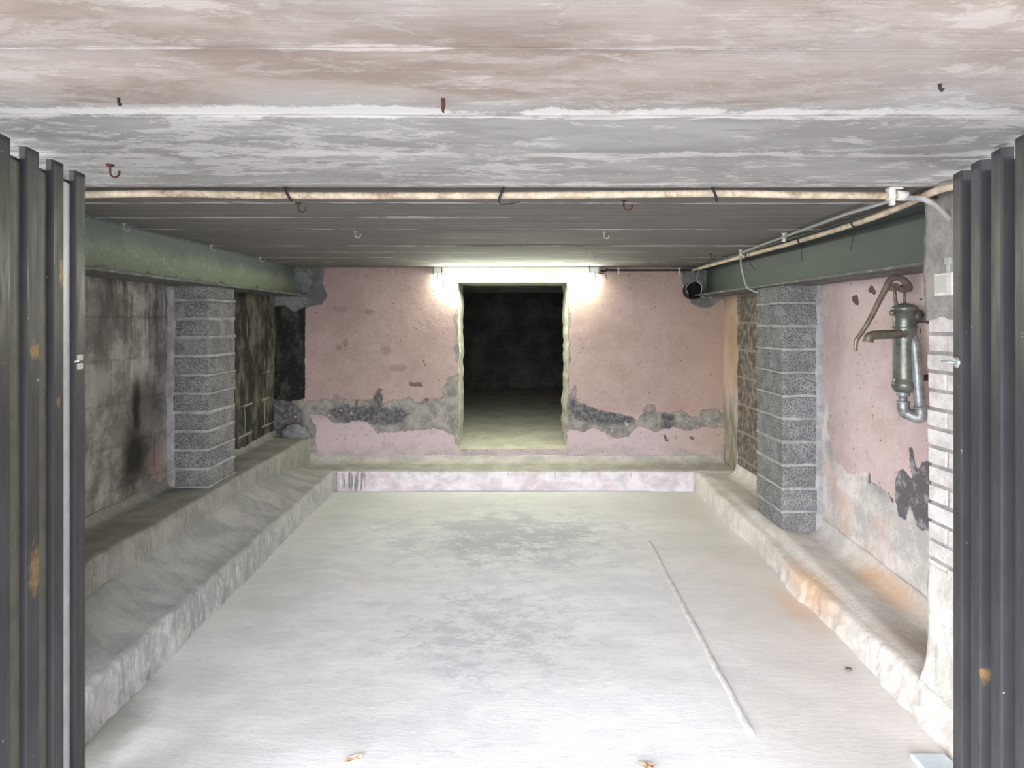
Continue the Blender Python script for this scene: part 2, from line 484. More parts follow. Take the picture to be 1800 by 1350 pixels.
    crk = m.ss(m.vor(3.2, (1, 1, 0.7), 'DISTANCE_TO_EDGE', v=m.vm('ADD', m.pos(), m.vm('MULTIPLY', m.noise(4, color=True), (0.35, 0, 0.35)))), 0.007, 0.002)
    col = m.mix(m.mul(crk, m.ss(m.noise(2.0, detail=2, off=(1, 1, 9)), 0.52, 0.6, 0, 0.35)), col, (0.25, 0.19, 0.17))
    h = m.add(m.add(m.mul(band, -0.7), m.mul(sm, -0.5)), m.add(m.mul(n1, 0.5), m.mul(n2, 0.5)))
    m.bump(h, 0.55, 0.012)
    return m.done(col, 0.9)

def mat_reveal():
    m = Mat('broken_jamb_concrete')
    a = m.noise(11, detail=8, rough=0.7); b = m.noise(45, detail=5)
    col = m.mix(m.ss(a, 0.38, 0.62), (0.36, 0.35, 0.29), (0.56, 0.54, 0.46))
    col = m.mix(m.ss(b, 0.62, 0.7, 0, 0.7), col, (0.12, 0.11, 0.10))
    m.bump(m.add(a, b), 0.8, 0.02)
    return m.done(col, 0.92)

def mat_right():
    m = Mat('pink_limewash_right')
    x, y, z = m.xyz()
    n1 = m.sub(m.noise(8, (1, 1, 0.8), 9, 0.7), 0.5)
    n2 = m.sub(m.noise(26, detail=7, rough=0.72), 0.5)
    nz = m.add(m.mul(n1, 0.08), m.mul(n2, 0.03))
    big = m.noise(1.9, detail=6)
    pink = m.mix(m.ss(m.add(m.mul(big, 0.6), m.mul(m.noise(11, detail=9, rough=0.75), 0.4)), 0.42, 0.58), (0.54, 0.415, 0.405), (0.62, 0.505, 0.49))
    pink = m.mix(m.ss(m.noise(7, (1, 1, 0.4), 7, 0.7, off=(1, 2, 7)), 0.54, 0.68, 0, 0.4), pink, (0.50, 0.38, 0.31))
    low = m.mix(m.ss(m.noise(5, detail=8, rough=0.68), 0.38, 0.60), (0.48, 0.46, 0.44), (0.72, 0.69, 0.65))
    low = m.mix(m.ss(m.noise(3, detail=6, off=(5, 5, 1)), 0.50, 0.64, 0, 0.55), low, (0.60, 0.42, 0.33))
    lsel = m.ss(m.add(m.attr('low'), nz), -0.004, 0.006)
    col = m.mix(lsel, pink, low)
    col = m.mix(m.mul(m.mul(lsel, m.ss(m.add(m.attr('low'), nz), 0.10, 0.0)), m.ss(m.noise(6, detail=5, off=(2, 2, 2)), 0.45, 0.6, 0, 0.7)), col, (0.27, 0.265, 0.27))
    dk = m.ss(m.add(m.attr('dark'), m.mul(nz, 0.8)), -0.003, 0.004)
    dkc = m.mix(m.ss(m.noise(18, detail=8, rough=0.75), 0.5, 0.62), (0.13, 0.12, 0.13), (0.33, 0.31, 0.32))
    col = m.mix(dk, col, dkc)
    ch = m.ss(m.add(m.attr('chips'), m.mul(nz, 0.25)), -0.001, 0.002)
    col = m.mix(ch, col, (0.13, 0.085, 0.07))
    # bared blockwork behind the pillar, plastered strip by the back corner
    bs = m.mul(m.ss(m.add(y, m.mul(n1, 0.05)), 3.95, 3.96), m.ss(m.add(y, m.mul(n1, 0.06)), 5.08, 5.07))
    blk = m.mix(m.ss(m.noise(20, detail=8, rough=0.75), 0.42, 0.62), (0.095, 0.085, 0.075), (0.27, 0.235, 0.20))
    jz = m.math('ABSOLUTE', m.sub(m.math('FRACT', m.math('DIVIDE', m.add(z, m.mul(n1, 0.01)), 0.2)), 0.5))
    blk = m.mix(m.ss(jz, 0.06, 0.02, 0, 0.8), blk, (0.30, 0.25, 0.21))
    col = m.mix(bs, col, blk)
    st = m.ss(y, 5.07, 5.09)
    col = m.mix(m.mul(st, m.ss(z, 0.5, 0.9)), col, m.mix(m.ss(big, 0.4, 0.6), (0.42, 0.29, 0.21), (0.50, 0.38, 0.30)))
    col = m.mix(m.mul(st, m.ss(z, 0.9, 0.5)), col, m.mix(m.ss(m.noise(9, (1, 1, 0.3), 7), 0.42, 0.6), (0.20, 0.185, 0.145), (0.40, 0.36, 0.29)))
    sp = m.ss(m.noise(50, detail=2, off=(2, 0, 6)), 0.685, 0.705)
    col = m.mix(m.mul(sp, 0.75), col, (0.16, 0.11, 0.10))
    crk = m.ss(m.vor(5.5, (1, 1, 1), 'DISTANCE_TO_EDGE', v=m.vm('ADD', m.pos(), m.vm('MULTIPLY', m.noise(6, color=True), (0, 0.3, 0.3)))), 0.010, 0.003)
    col = m.mix(m.mul(crk, m.mul(lsel, m.ss(m.noise(3, detail=2), 0.5, 0.6, 0, 0.6))), col, (0.24, 0.2, 0.2))
    h = m.add(m.add(m.mul(lsel, -0.3), m.add(m.mul(dk, -0.5), m.mul(ch, -0.7))), m.add(m.mul(n1, 0.6), m.mul(n2, 0.4)))
    m.bump(h, 0.5, 0.012)
    return m.done(col, 0.9)

def mat_left():
    m = Mat('sooty_damp_render')
    x, y, z = m.xyz()
    n1 = m.noise(6, (1, 1, 1), 9, 0.7); fine = m.noise(34, detail=7, rough=0.72)
    col = m.mix(m.ss(n1, 0.42, 0.56), (0.215, 0.195, 0.182), (0.38, 0.355, 0.33))
    col = m.mix(m.ss(fine, 0.45, 0.68, 0, 0.5), col, (0.30, 0.28, 0.25))
    # pale mineral runs and dark runs from the top
    run = m.noise(17, (1, 1, 0.07), 6, 0.65)
    col = m.mix(m.mul(m.ss(run, 0.55, 0.62), m.ss(z, 0.5, 1.1, 0.2, 0.8)), col, (0.50, 0.475, 0.45))
    drun = m.noise(9, (1, 1, 0.16), 6, 0.65, off=(1, 3, 0))
    col = m.mix(m.mul(m.ss(drun, 0.47, 0.60), m.ss(z, 1.0, 1.40, 0.15, 0.85)), col, (0.055, 0.05, 0.047))
    lime = m.ss(m.noise(9, (1, 1, 0.7), 9, 0.74, 0.4, off=(6, 6, 6)), 0.55, 0.62)
    col = m.mix(m.mul(lime, m.ss(z, 0.85, 0.55, 0.15, 0.85)), col, (0.46, 0.43, 0.35))
    cl = m.noise(2.6, detail=8, rough=0.7, off=(9, 2, 4))
    col = m.mix(m.ss(cl, 0.50, 0.62, 0, 0.65), col, (0.12, 0.105, 0.098))
    col = m.mix(m.ss(cl, 0.46, 0.36, 0, 0.5), col, (0.46, 0.43, 0.40))
    # block joints
    yy = m.add(y, m.mul(m.sub(n1, 0.5), 0.02)); zz = m.add(z, m.mul(m.sub(n1, 0.5), 0.02))
    row = m.math('DIVIDE', zz, 0.205)
    jz = m.ss(m.math('ABSOLUTE', m.sub(m.math('FRACT', row), 0.5)), 0.055, 0.015)
    off = m.mul(m.math('FRACT', m.mul(m.math('FLOOR', m.add(row, 0.5)), 0.5)), 1.0)
    jy = m.ss(m.math('ABSOLUTE', m.sub(m.math('FRACT', m.add(m.math('DIVIDE', yy, 0.40), off)), 0.5)), 0.028, 0.008)
    J = m.mx(jz, jy)
    col = m.mix(m.mul(J, m.ss(fine, 0.4, 0.6, 0.05, 0.4)), col, (0.10, 0.09, 0.08))
    # black blob with a dark brown surround
    blob = m.mx(m.blob((XL, 3.40, 0.64), (9, 0.18, 0.24), 0.8, 0.25, 6), m.blob((XL, 3.42, 0.86), (9, 0.07, 0.22), 0.8, 0.3, 8))
    col = m.mix(m.mul(m.blob((XL, 3.43, 0.78), (9, 0.34, 0.42), 0.6, 0.6, 7), 0.7), col, (0.075, 0.066, 0.055))
    col = m.mix(blob, col, (0.022, 0.02, 0.017))
    pk = m.blob((XL, 3.60, 0.56), (9, 0.10, 0.13), 0.6, 0.5, 9)
    col = m.mix(m.mul(pk, 0.5), col, (0.33, 0.22, 0.19))
    # beyond the pillar the blocks are tarred
    tar = m.ss(m.add(y, m.mul(m.sub(n1, 0.5), 0.2)), 4.0, 4.05)
    tarc = m.mix(m.ss(m.noise(5, (1, 1, 0.5), 8, 0.72, off=(2, 2, 2)), 0.45, 0.62), (0.03, 0.028, 0.024), (0.16, 0.145, 0.115))
    J2 = m.mul(J, m.ss(m.add(m.noise(3, detail=5, off=(7, 7, 7)), m.mul(m.sub(1.0, z), 0.15)), 0.50, 0.58))
    tarc = m.mix(m.mul(J2, 0.85), tarc, (0.34, 0.32, 0.27))
    tarc = m.mix(m.mul(m.ss(m.noise(12, (1, 1, 0.15), 6, 0.7), 0.60, 0.68), 0.6), tarc, (0.26, 0.24, 0.18))
    col = m.mix(tar, col, tarc)
    m.bump(m.add(m.add(m.mul(n1, 0.6), m.mul(fine, 0.4)), m.mul(J, -0.25)), 0.7, 0.016)
    return m.done(col, 0.85)

def mat_block():
    m = Mat('porous_concrete_block')
    v = m.obj()
    p = m.noise(150, detail=3, rough=0.6, v=v); p2 = m.vor(110, v=v)
    base = m.mix(m.ss(m.noise(9, detail=5, v=v), 0.38, 0.62), (0.235, 0.236, 0.238), (0.335, 0.336, 0.336))
    base = m.mix(m.ss(m.noise(28, detail=5, v=v, off=(3, 0, 0)), 0.55, 0.68, 0, 0.55), base, (0.33, 0.33, 0.33))
    col = m.mix(m.ss(p, 0.50, 0.57, 0, 0.75), base, (0.07, 0.07, 0.073))
    col = m.mix(m.ss(p, 0.40, 0.34, 0, 0.45), col, (0.42, 0.42, 0.41))
    sm = m.mul(m.ss(m.noise(7, detail=6, rough=0.65), 0.56, 0.64), 0.75)
    col = m.mix(sm, col, (0.29, 0.29, 0.295))
    m.bump(m.mul(m.add(m.inv(p), m.mul(p2, 0.5)), m.inv(sm)), 1.0, 0.010)
    return m.done(col, 0.95)
def mat_mortar(name='block_mortar', a=(0.25, 0.253, 0.255), b=(0.38, 0.383, 0.383)):
    m = Mat(name)
    n = m.noise(12, detail=7, rough=0.7); f = m.noise(60, detail=4)
    col = m.mix(m.ss(n, 0.38, 0.62), a, b)
    col = m.mix(m.ss(f, 0.66, 0.72, 0, 0.5), col, (0.1, 0.1, 0.1))
    m.bump(m.add(n, f), 0.6, 0.006)
    return m.done(col, 0.92)
def mat_paintbrick():
    m = Mat('painted_brick')
    n = m.noise(14, detail=7, rough=0.7); f = m.noise(70, detail=4)
    col = m.mix(m.ss(n, 0.36, 0.62), (0.50, 0.47, 0.44), (0.66, 0.635, 0.61))
    col = m.mix(m.ss(f, 0.62, 0.68, 0, 0.45), col, (0.35, 0.33, 0.31))
    m.bump(m.add(m.mul(n, 0.7), f), 0.6, 0.006)
    return m.done(col, 0.88)
def mat_beam(name, top, low, moss):
    m = Mat(name)
    x, y, z = m.xyz()
    n = m.noise(5, detail=8, rough=0.7); f = m.noise(60, (1, 1, 1), 5, 0.75)
    g = m.ss(m.add(z, m.mul(m.sub(n, 0.5), 0.16)), 1.70, 1.60)
    col = m.mix(g, top, low)
    col = m.mix(m.mul(m.ss(f, 0.52, 0.66), m.mul(g, moss)), col, tuple(c * 1.55 for c in low))
    sc = m.ss(m.noise(30, (1, 0.5, 2.0), 8, 0.8, 1.5, off=(2, 2, 2)), 0.64, 0.66)
    col = m.mix(m.mul(sc, 0.45), col, (0.36, 0.38, 0.34))
    if moss > 0.4:
        ms = m.mul(m.ss(m.noise(8, detail=7, off=(0, 4, 0)), 0.55, 0.62), m.ss(z, 1.56, 1.53))
        col = m.mix(ms, col, (0.045, 0.055, 0.025))
    col = m.mix(m.ss(z, 1.5235, 1.5225), col, (0.095, 0.095, 0.088))
    lim = m.mul(m.ss(m.noise(14, (1, 0.7, 1), 8, 0.75, off=(5, 5, 5)), 0.48, 0.60), m.ss(z, 1.520, 1.512))
    col = m.mix(m.mul(lim, 0.7), col, (0.25, 0.255, 0.25))
    m.bump(m.add(n, f), 0.3, 0.004)
    return m.done(col, 0.6)
def mat_simple(name, c, rough=0.7, metal=0.0, var=0.25, scale=25, bump=0.2, local=False, dirt=None):
    m = Mat(name)
    v = m.obj() if local else None
    n = m.noise(scale, detail=6, rough=0.7, v=v)
    col = m.mix(m.ss(n, 0.35, 0.65), tuple(k * (1 - var) for k in c), tuple(min(1, k * (1 + var)) for k in c))
    if dirt:
        col = m.mix(m.ss(m.noise(scale * 0.5, detail=7, rough=0.75, v=v, off=(3, 3, 3)), 0.52, 0.62, 0, 0.8), col, dirt)
    m.bump(n, bump, 0.003)
    return m.done(col, rough, metal)
def mat_door():
    m = Mat('dark_painted_steel')
    x, y, z = m.xyz()
    n = m.noise(3, (1, 1, 0.5), 6, 0.65); f = m.noise(40, (1, 1, 0.15), 5)
    col = m.mix(m.ss(n, 0.38, 0.64), (0.036, 0.037, 0.041), (0.053, 0.054, 0.060))
    gr = m.mul(m.ss(m.noise(4, (1.5, 1.5, 0.35), 7, 0.7, off=(4, 2, 1)), 0.50, 0.62), m.mul(m.ss(z, 1.05, 1.35), m.ss(z, 1.75, 1.5)))
    col = m.mix(m.mul(gr, 0.35), col, (0.085, 0.09, 0.05))
    sp = m.ss(m.noise(45, (1, 1, 0.7), 2, off=(1, 7, 0)), 0.755, 0.77)
    col = m.mix(sp, col, (0.35, 0.36, 0.40))
    return m, col, n, f
def door_done(pts):
    m, col, n, f = mat_door()
    for c, r in pts:
        col = m.mix(m.mul(m.blob(c, r, 0.7, 0.9, 45), 0.85), col, m.mix(m.noise(60, detail=3), (0.13, 0.07, 0.03), (0.42, 0.27, 0.10)))
    m.bump(m.add(n, m.mul(f, 0.3)), 0.25, 0.004)
    m.b.inputs['Specular IOR Level'].default_value = 0.35
    return m.done(col, m.ss(f, 0.3, 0.7, 0.42, 0.6))

M_CEIL = mat_ceiling(); M_FLOOR = mat_floor()
M_LL = mat_ledge('dusty_grey_concrete', (0.29, 0.288, 0.285), (0.43, 0.425, 0.415), 0.12)
M_LU = mat_ledge('damp_green_concrete', (0.225, 0.217, 0.200), (0.33, 0.32, 0.295), 0.25, streak=0.35)
M_LB = mat_ledge('pale_back_concrete', (0.46, 0.42, 0.42), (0.60, 0.56, 0.57), 0.12, streak=0.4)
M_LR = mat_ledge('sandy_concrete', (0.55, 0.52, 0.485), (0.68, 0.645, 0.605), 0.08, True, 0.35)
M_BACK = mat_back(); M_REV = mat_reveal(); M_RIGHT = mat_right(); M_LEFT = mat_left()
M_BLOCK = mat_block(); M_MORT = mat_mortar(); M_PB = mat_paintbrick()
M_PM = mat_mortar('brick_mortar', (0.27, 0.26, 0.255), (0.40, 0.385, 0.375))
M_CEM = mat_mortar('grey_cement_render', (0.25, 0.235, 0.22), (0.36, 0.34, 0.32))
M_CREAMW = mat_mortar('whitewashed_cement', (0.50, 0.49, 0.44), (0.66, 0.63, 0.60))
M_BL = mat_beam('green_steel_mossy', (0.13, 0.155, 0.155), (0.24, 0.285, 0.215), 0.8)
M_BR = mat_beam('green_steel_plain', (0.095, 0.112, 0.105), (0.105, 0.128, 0.110), 0.15)
M_PIPE = mat_simple('cream_conduit', (0.58, 0.49, 0.37), 0.5, dirt=(0.30, 0.22, 0.15), scale=18)
M_GREYC = mat_simple('grey_plastic', (0.36, 0.36, 0.35), 0.5, var=0.1)
M_WHITEC = mat_simple('white_plastic', (0.62, 0.60, 0.56), 0.45, var=0.12)
M_DARKC = mat_simple('dark_plastic', (0.035, 0.03, 0.028), 0.5)
M_RUST = mat_simple('rusty_iron', (0.10, 0.045, 0.033), 0.8, var=0.4, scale=60)
M_LIMEH = mat_simple('lime_crusted_iron', (0.42, 0.40, 0.36), 0.9, var=0.4, scale=60)
M_PUMP = mat_simple('green_painted_iron', (0.135, 0.145, 0.125), 0.34, 0.35, 0.35, 14, 0.3, dirt=(0.20, 0.19, 0.15))
M_PUMPB = mat_simple('bronze_iron', (0.20, 0.165, 0.13), 0.42, 0.5, 0.3, 22, 0.3, dirt=(0.12, 0.13, 0.10))
M_GALV = mat_simple('galvanised_pipe', (0.30, 0.32, 0.32), 0.45, 0.5, 0.25, 30, 0.3, dirt=(0.20, 0.17, 0.14))
M_ZINC = mat_simple('zinc_plate', (0.62, 0.66, 0.66), 0.35, 0.7, 0.15, 20, 0.1)
M_LEAF = mat_simple('dry_leaf', (0.42, 0.27, 0.17), 0.8, var=0.3, scale=50)
M_OUT = mat_simple('outside_paving', (0.30, 0.295, 0.28), 0.9, var=0.12, scale=2)

# ------------------------------------------------------------------ SHELL
M_INF = mat_simple('inner_screed', (0.43, 0.41, 0.35), 0.9, var=0.15, scale=4, bump=0.3)
# floor
bm = bmesh.new()
def f_floor(u, v):
    x = -1.40 + 2.84 * u; y = 0.9 + 4.25 * v
    return Vector((x, y, zfloor(y) + 0.006 * fbm(x, y, 0, 1.5)))
patch(bm, f_floor, 90, 130)
r = bmesh.ops.extrude_face_region(bm, geom=list(bm.faces))
for v in [g for g in r['geom'] if isinstance(g, bmesh.types.BMVert)]: v.co.z = -0.25
bmesh.ops.recalc_face_normals(bm, faces=bm.faces)
struct(obj('floor', bm, M_FLOOR), 'whitened concrete floor with blue-grey worn patches')
# unseen ground behind the camera, put there to bounce daylight in
bm = bmesh.new(); add_box(bm, (-9, -14, -0.25), (9, 0.9, -0.035))
struct(obj('floor_outside', bm, M_OUT), 'unseen paving outside the garage entrance, laid to bounce daylight')
# ceiling slab
bm = bmesh.new()
def f_ceil(u, v):
    x = -2.6 + 5.2 * u; y = -1.1 + (YB + 1.1) * v  # slab drawn out behind the camera to even the daylight front to back
    w = ((y - 1.07) / 0.35) % 1.0
    step = 0.0035 * mnoise.noise(Vector((0.3, math.floor((y - 1.07) / 0.35) * 3.7, 0)))
    return Vector((x, y, ZC + step + 0.003 * fbm(x * 0.5, y * 3, 1, 1.2)))
patch(bm, f_ceil, 60, 340)
for f in bm.faces: f.normal_flip()
r = bmesh.ops.extrude_face_region(bm, geom=list(bm.faces))
for v in [g for g in r['geom'] if isinstance(g, bmesh.types.BMVert)]: v.co.z = ZC + 0.22
bmesh.ops.recalc_face_normals(bm, faces=bm.faces)
struct(obj('ceiling', bm, M_CEIL), 'board-marked concrete ceiling with white lime bloom near the entrance')

# back wall with doorway
DX0, DX1 = -0.423, 0.445
ZS, ZL = CAMZ - (789 - CY) * YB / F, CAMZ - (496 - CY) * YB / F    # sill and lintel heights
def jl(z): return DX0 + 0.012 * fbm(z, 0, 3, 6) + 0.018 * fbm(z, 2, 3, 2)
def jr(z): return DX1 + 0.014 * fbm(z, 5, 1, 6) + 0.026 * fbm(z, 7, 1, 2) - 0.025 * max(0, 1.0 - z)
def bw(x, z): return YB + 0.006 * fbm(x, z, 0, 2.0)
bm = bmesh.new()
TOP = ZC + 0.03
patch(bm, lambda u, v: Vector((lambda z: (lambda x: (x, bw(x, z), z))(XL - 0.05 + (jl(z) - XL + 0.05) * u))(ZS + (ZL - ZS) * v)), 130, 100)
patch(bm, lambda u, v: Vector((lambda z: (lambda x: (x, bw(x, z), z))(jr(z) + (XR + 0.05 - jr(z)) * u))(ZS + (ZL - ZS) * v)), 115, 100)
patch(bm, lambda u, v: Vector((lambda z: (lambda x: (x, bw(x, z), z))(XL - 0.05 + (XR - XL + 0.1) * u))(ZL + (TOP - ZL) * v)), 250, 12)
patch(bm, lambda u, v: Vector((lambda z: (lambda x: (x, bw(x, z) - (0.006 if False else 0), z))(XL - 0.05 + (XR - XL + 0.1) * u))(0.0 + ZS * v)), 250, 24)
bmesh.ops.remove_doubles(bm, verts=bm.verts, dist=0.0005)
# reveals, lintel underside and sill
patch(bm, lambda u, v: Vector((lambda z: (jl(z) + 0.004 * fbm(u * 3, z * 6, 1, 2) * min(1, u * 5), YB + (YB2 - YB) * u, z))(ZS + (ZL - ZS) * v)), 14, 100, 1)
patch(bm, lambda u, v: Vector((lambda z: (jr(z) + 0.006 * fbm(u * 3, z * 6, 4, 2) * min(1, u * 5), YB + (YB2 - YB) * u, z))(ZS + (ZL - ZS) * v)), 14, 100, 1)
patch(bm, lambda u, v: Vector((-0.55 + 1.1 * u, YB + (YB2 - YB) * v, ZL)), 10, 8, 1)
patch(bm, lambda u, v: Vector((-0.55 + 1.1 * u, YB + 0.002 + (YB2 - YB) * v, ZS + 0.008 * fbm(u * 4, v, 0, 2))), 40, 12, 2)
# rear face
for (a, b, c, d) in ((XL - 0.05, DX0 - 0.005, 0, TOP), (DX1 + 0.005, XR + 0.05, 0, TOP), (DX0 - 0.01, DX1 + 0.01, ZL, TOP), (DX0 - 0.01, DX1 + 0.01, 0, ZS)):
    patch(bm, lambda u, v: Vector((a + (b - a) * u, YB2, c + (d - c) * v)), 2, 2, 1)
wb = obj('wall_back', bm, [M_BACK, M_REV, M_INF])
me = wb.data
co = np.array([v.co[:] for v in me.vertices]); P2 = co[:, [0, 2]]
def bpoly(pp): return [on_y(a, b, YB) for a, b in pp]
band_l = [(530, 706), (554, 705), (569, 701), (584, 704), (592, 693), (597, 704), (607, 701), (613, 708), (625, 702), (640, 703), (655, 700), (658, 690), (668, 684), (673, 698), (670, 712), (687, 706), (714, 701), (723, 697), (732, 708), (747, 703), (764, 704), (779, 698), (782, 677), (788, 662), (820, 655), (820, 800), (801, 778), (800, 766), (779, 754), (761, 752), (741, 757), (702, 757), (664, 760), (646, 742), (628, 739), (604, 745), (581, 739), (566, 726), (545, 727), (530, 718)]
band_r = [(980, 698), (991, 698), (1002, 694), (1010, 678), (1014, 704), (1030, 714), (1055, 720), (1073, 726), (1095, 728), (1114, 736), (1122, 742), (1132, 720), (1139, 711), (1151, 711), (1154, 726), (1179, 726), (1198, 722), (1210, 732), (1226, 736), (1234, 720), (1254, 718), (1269, 726), (1285, 732), (1285, 752), (1235, 751), (1210, 756), (1182, 751), (1167, 754), (1151, 760), (1136, 751), (1120, 748), (1104, 767), (1083, 770), (1061, 757), (1042, 751), (1027, 757), (999, 754), (992, 782), (980, 790)]
jambs = [[(797, 560), (803, 590), (799, 612), (803, 640), (820, 640), (820, 540), (806, 540)], [(998, 530), (1003, 560), (999, 600), (1004, 630), (999, 680), (991, 700), (980, 700), (980, 520)]]
set_attr(me, 'band', P2, [bpoly(band_l), bpoly(band_r), bpoly([(460, 698), (532, 704), (545, 730), (556, 760), (556, 795), (460, 795)])] + [bpoly(j) for j in jambs])
set_attr(me, 'dark', P2, [bpoly(p) for p in ([(580, 722), (610, 716), (640, 716), (700, 720), (720, 728), (705, 742), (650, 742), (600, 740)], [(1005, 700), (1013, 712), (1040, 720), (1075, 728), (1112, 738), (1113, 743), (1070, 744), (1030, 738), (1005, 730)], [(1167, 732), (1185, 732), (1182, 750), (1168, 751)], [(655, 690), (672, 690), (670, 712), (658, 705)], [(460, 698), (510, 704), (530, 730), (535, 770), (460, 780)])])
set_attr(me, 'chips', P2, [bpoly(p) for p in ([(719, 668), (724, 674), (735, 672), (741, 674), (743, 682), (738, 680), (728, 679), (722, 677)], [(1165, 764), (1172, 762), (1174, 770), (1180, 772), (1176, 780), (1168, 774)], [(1187, 764), (1192, 762), (1190, 772), (1187, 772)], [(744, 633), (748, 642), (746, 643), (743, 636)], [(1212, 765), (1222, 768), (1219, 777), (1213, 772)], [(623, 705), (630, 702), (628, 716), (622, 712)], [(744, 700), (757, 701), (750, 707)])])
set_attr(me, 'cement', P2, [bpoly(p) for p in ([(470, 460), (574, 460), (569, 480), (568, 500), (575, 520), (566, 534), (545, 538), (537, 545), (530, 560), (470, 560)], [(1196, 470), (1200, 490), (1210, 520), (1216, 534), (1235, 541), (1252, 538), (1262, 530), (1290, 515), (1290, 460), (1196, 460)])])
set_attr(me, 'black', P2, [bpoly([(460, 545), (500, 535), (516, 548), (537, 538), (536, 600), (537, 700), (510, 706), (460, 700)])])
struct(wb, 'pink limewashed back wall with flaking band and rough doorway')

# right wall
bm = bmesh.new()
Y0R = 1.95
def f_right(u, v):
    y = Y0R + (YB + 0.02 - Y0R) * u; z = 0.0 + (ZC + 0.03) * v
    d = 0.007 * fbm(y, z, 0, 2.0) + 0.003 * fbm(y, z, 4, 9.0)
    if 4.0 < y < 5.06: d += 0.012
    return Vector((XR + d, y, z))
patch(bm, f_right, 300, 130)
for f in bm.faces: f.normal_flip()
r = bmesh.ops.extrude_face_region(bm, geom=list(bm.faces))
for v in [g for g in r['geom'] if isinstance(g, bmesh.types.BMVert)]: v.co.x = XR + 0.2
bmesh.ops.recalc_face_normals(bm, faces=bm.faces)
wr = obj('wall_right', bm, M_RIGHT); me = wr.data
P2 = np.array([v.co[:] for v in me.vertices])[:, [1, 2]]
def rpoly(pp): return [on_x(a, b, XR) for a, b in pp]
set_attr(me, 'low', P2, [rpoly([(1440, 690), (1447, 694), (1458, 718), (1455, 748), (1461, 768), (1465, 800), (1473, 816), (1494, 834), (1508, 832), (1521, 828), (1530, 842), (1550, 857), (1565, 869), (1574, 885), (1600, 900), (1650, 920), (1700, 960), (1700, 1250), (1440, 1000)])])
set_attr(me, 'dark', P2, [rpoly([(1574, 842), (1577, 828), (1589, 825), (1603, 842), (1606, 835), (1601, 806), (1601, 788), (1605, 790), (1608, 812), (1614, 828), (1622, 812), (1640, 808), (1640, 935), (1620, 935), (1612, 925), (1600, 880), (1592, 915), (1578, 905), (1573, 870)]), rpoly([(1525, 826), (1529, 824), (1531, 850), (1526, 850)]), rpoly([(1558, 864), (1562, 862), (1572, 880), (1568, 886)])])
set_attr(me, 'chips', P2, [rpoly(p) for p in ([(1499, 521), (1508, 517), (1510, 538), (1505, 536), (1498, 528)], [(1530, 503), (1534, 501), (1536, 507), (1541, 513), (1538, 519), (1531, 514), (1525, 514)], [(1612, 530), (1630, 516), (1632, 520), (1626, 524), (1620, 530)], [(1596, 486), (1599, 484), (1598, 498), (1596, 496)], [(1618, 578), (1622, 576), (1621, 588), (1618, 586)])])
struct(wr, 'right wall, pink limewash above, bared patches below')

# left wall
bm = bmesh.new()
def f_left(u, v):
    y = 1.95 + (YB + 0.02 - 1.95) * u; z = (ZC + 0.03) * v
    return Vector((XL - 0.010 * fbm(y, z, 7, 2.5) - 0.004 * fbm(y, z, 2, 9.0), y, z))
patch(bm, f_left, 260, 120)
r = bmesh.ops.extrude_face_region(bm, geom=list(bm.faces))
for v in [g for g in r['geom'] if isinstance(g, bmesh.types.BMVert)]: v.co.x = XL - 0.2
bmesh.ops.recalc_face_normals(bm, faces=bm.faces)
struct(obj('wall_left', bm, M_LEFT), 'sooty damp left wall with dark runs')
# unseen wall stub beside the left leaf, added to block sidelight
bm = bmesh.new(); add_box(bm, (-2.6, 1.86, -0.2), (-1.40, 2.03, ZC + 0.02))
struct(obj('wall_front', bm, M_CEM), 'unseen front wall stub left of the entrance, added to block sidelight')
bm = bmesh.new(); add_box(bm, (1.676, 1.99, -0.2), (2.6, 2.17, ZC + 0.02))
struct(obj('wall_front.001', bm, M_CEM), 'unseen front wall stub left of the entrance, added to block sidelight')

# dark room behind the doorway
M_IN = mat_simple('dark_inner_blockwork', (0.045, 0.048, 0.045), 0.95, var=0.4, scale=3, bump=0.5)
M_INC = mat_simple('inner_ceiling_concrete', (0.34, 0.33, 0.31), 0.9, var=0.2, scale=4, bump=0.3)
YI = 10.3
bm = bmesh.new(); add_box(bm, (-3.0, YB2 - 0.01, ZS - 0.15), (3.0, YI + 0.1, ZS - 0.005))
struct(obj('floor_inner', bm, M_INF), 'floor of the dark room behind the doorway')
bm = bmesh.new(); add_box(bm, (-3.0, YB2 - 0.01, ZC), (3.0, YI + 0.1, ZC + 0.15))
for k in range(12):
    add_box(bm, (-2.9, YB2 + 0.2 + k * 0.35, ZC - 0.006), (2.9, YB2 + 0.21 + k * 0.35, ZC + 0.01))
struct(obj('ceiling_inner', bm, M_INC), 'ceiling of the dark room behind the doorway')
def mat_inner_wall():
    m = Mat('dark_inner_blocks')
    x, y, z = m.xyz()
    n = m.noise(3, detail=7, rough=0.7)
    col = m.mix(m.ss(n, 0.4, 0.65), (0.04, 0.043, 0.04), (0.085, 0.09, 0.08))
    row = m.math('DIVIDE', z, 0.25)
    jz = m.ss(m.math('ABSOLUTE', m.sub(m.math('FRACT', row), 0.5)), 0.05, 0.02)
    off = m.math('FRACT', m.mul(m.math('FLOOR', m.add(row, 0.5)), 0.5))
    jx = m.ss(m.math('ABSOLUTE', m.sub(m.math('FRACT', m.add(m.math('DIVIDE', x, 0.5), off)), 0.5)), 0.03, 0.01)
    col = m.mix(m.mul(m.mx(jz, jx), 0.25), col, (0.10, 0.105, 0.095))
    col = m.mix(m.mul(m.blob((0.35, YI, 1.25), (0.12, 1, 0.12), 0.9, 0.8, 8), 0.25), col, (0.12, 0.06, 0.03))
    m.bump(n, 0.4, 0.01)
    return m.done(col, 0.95)
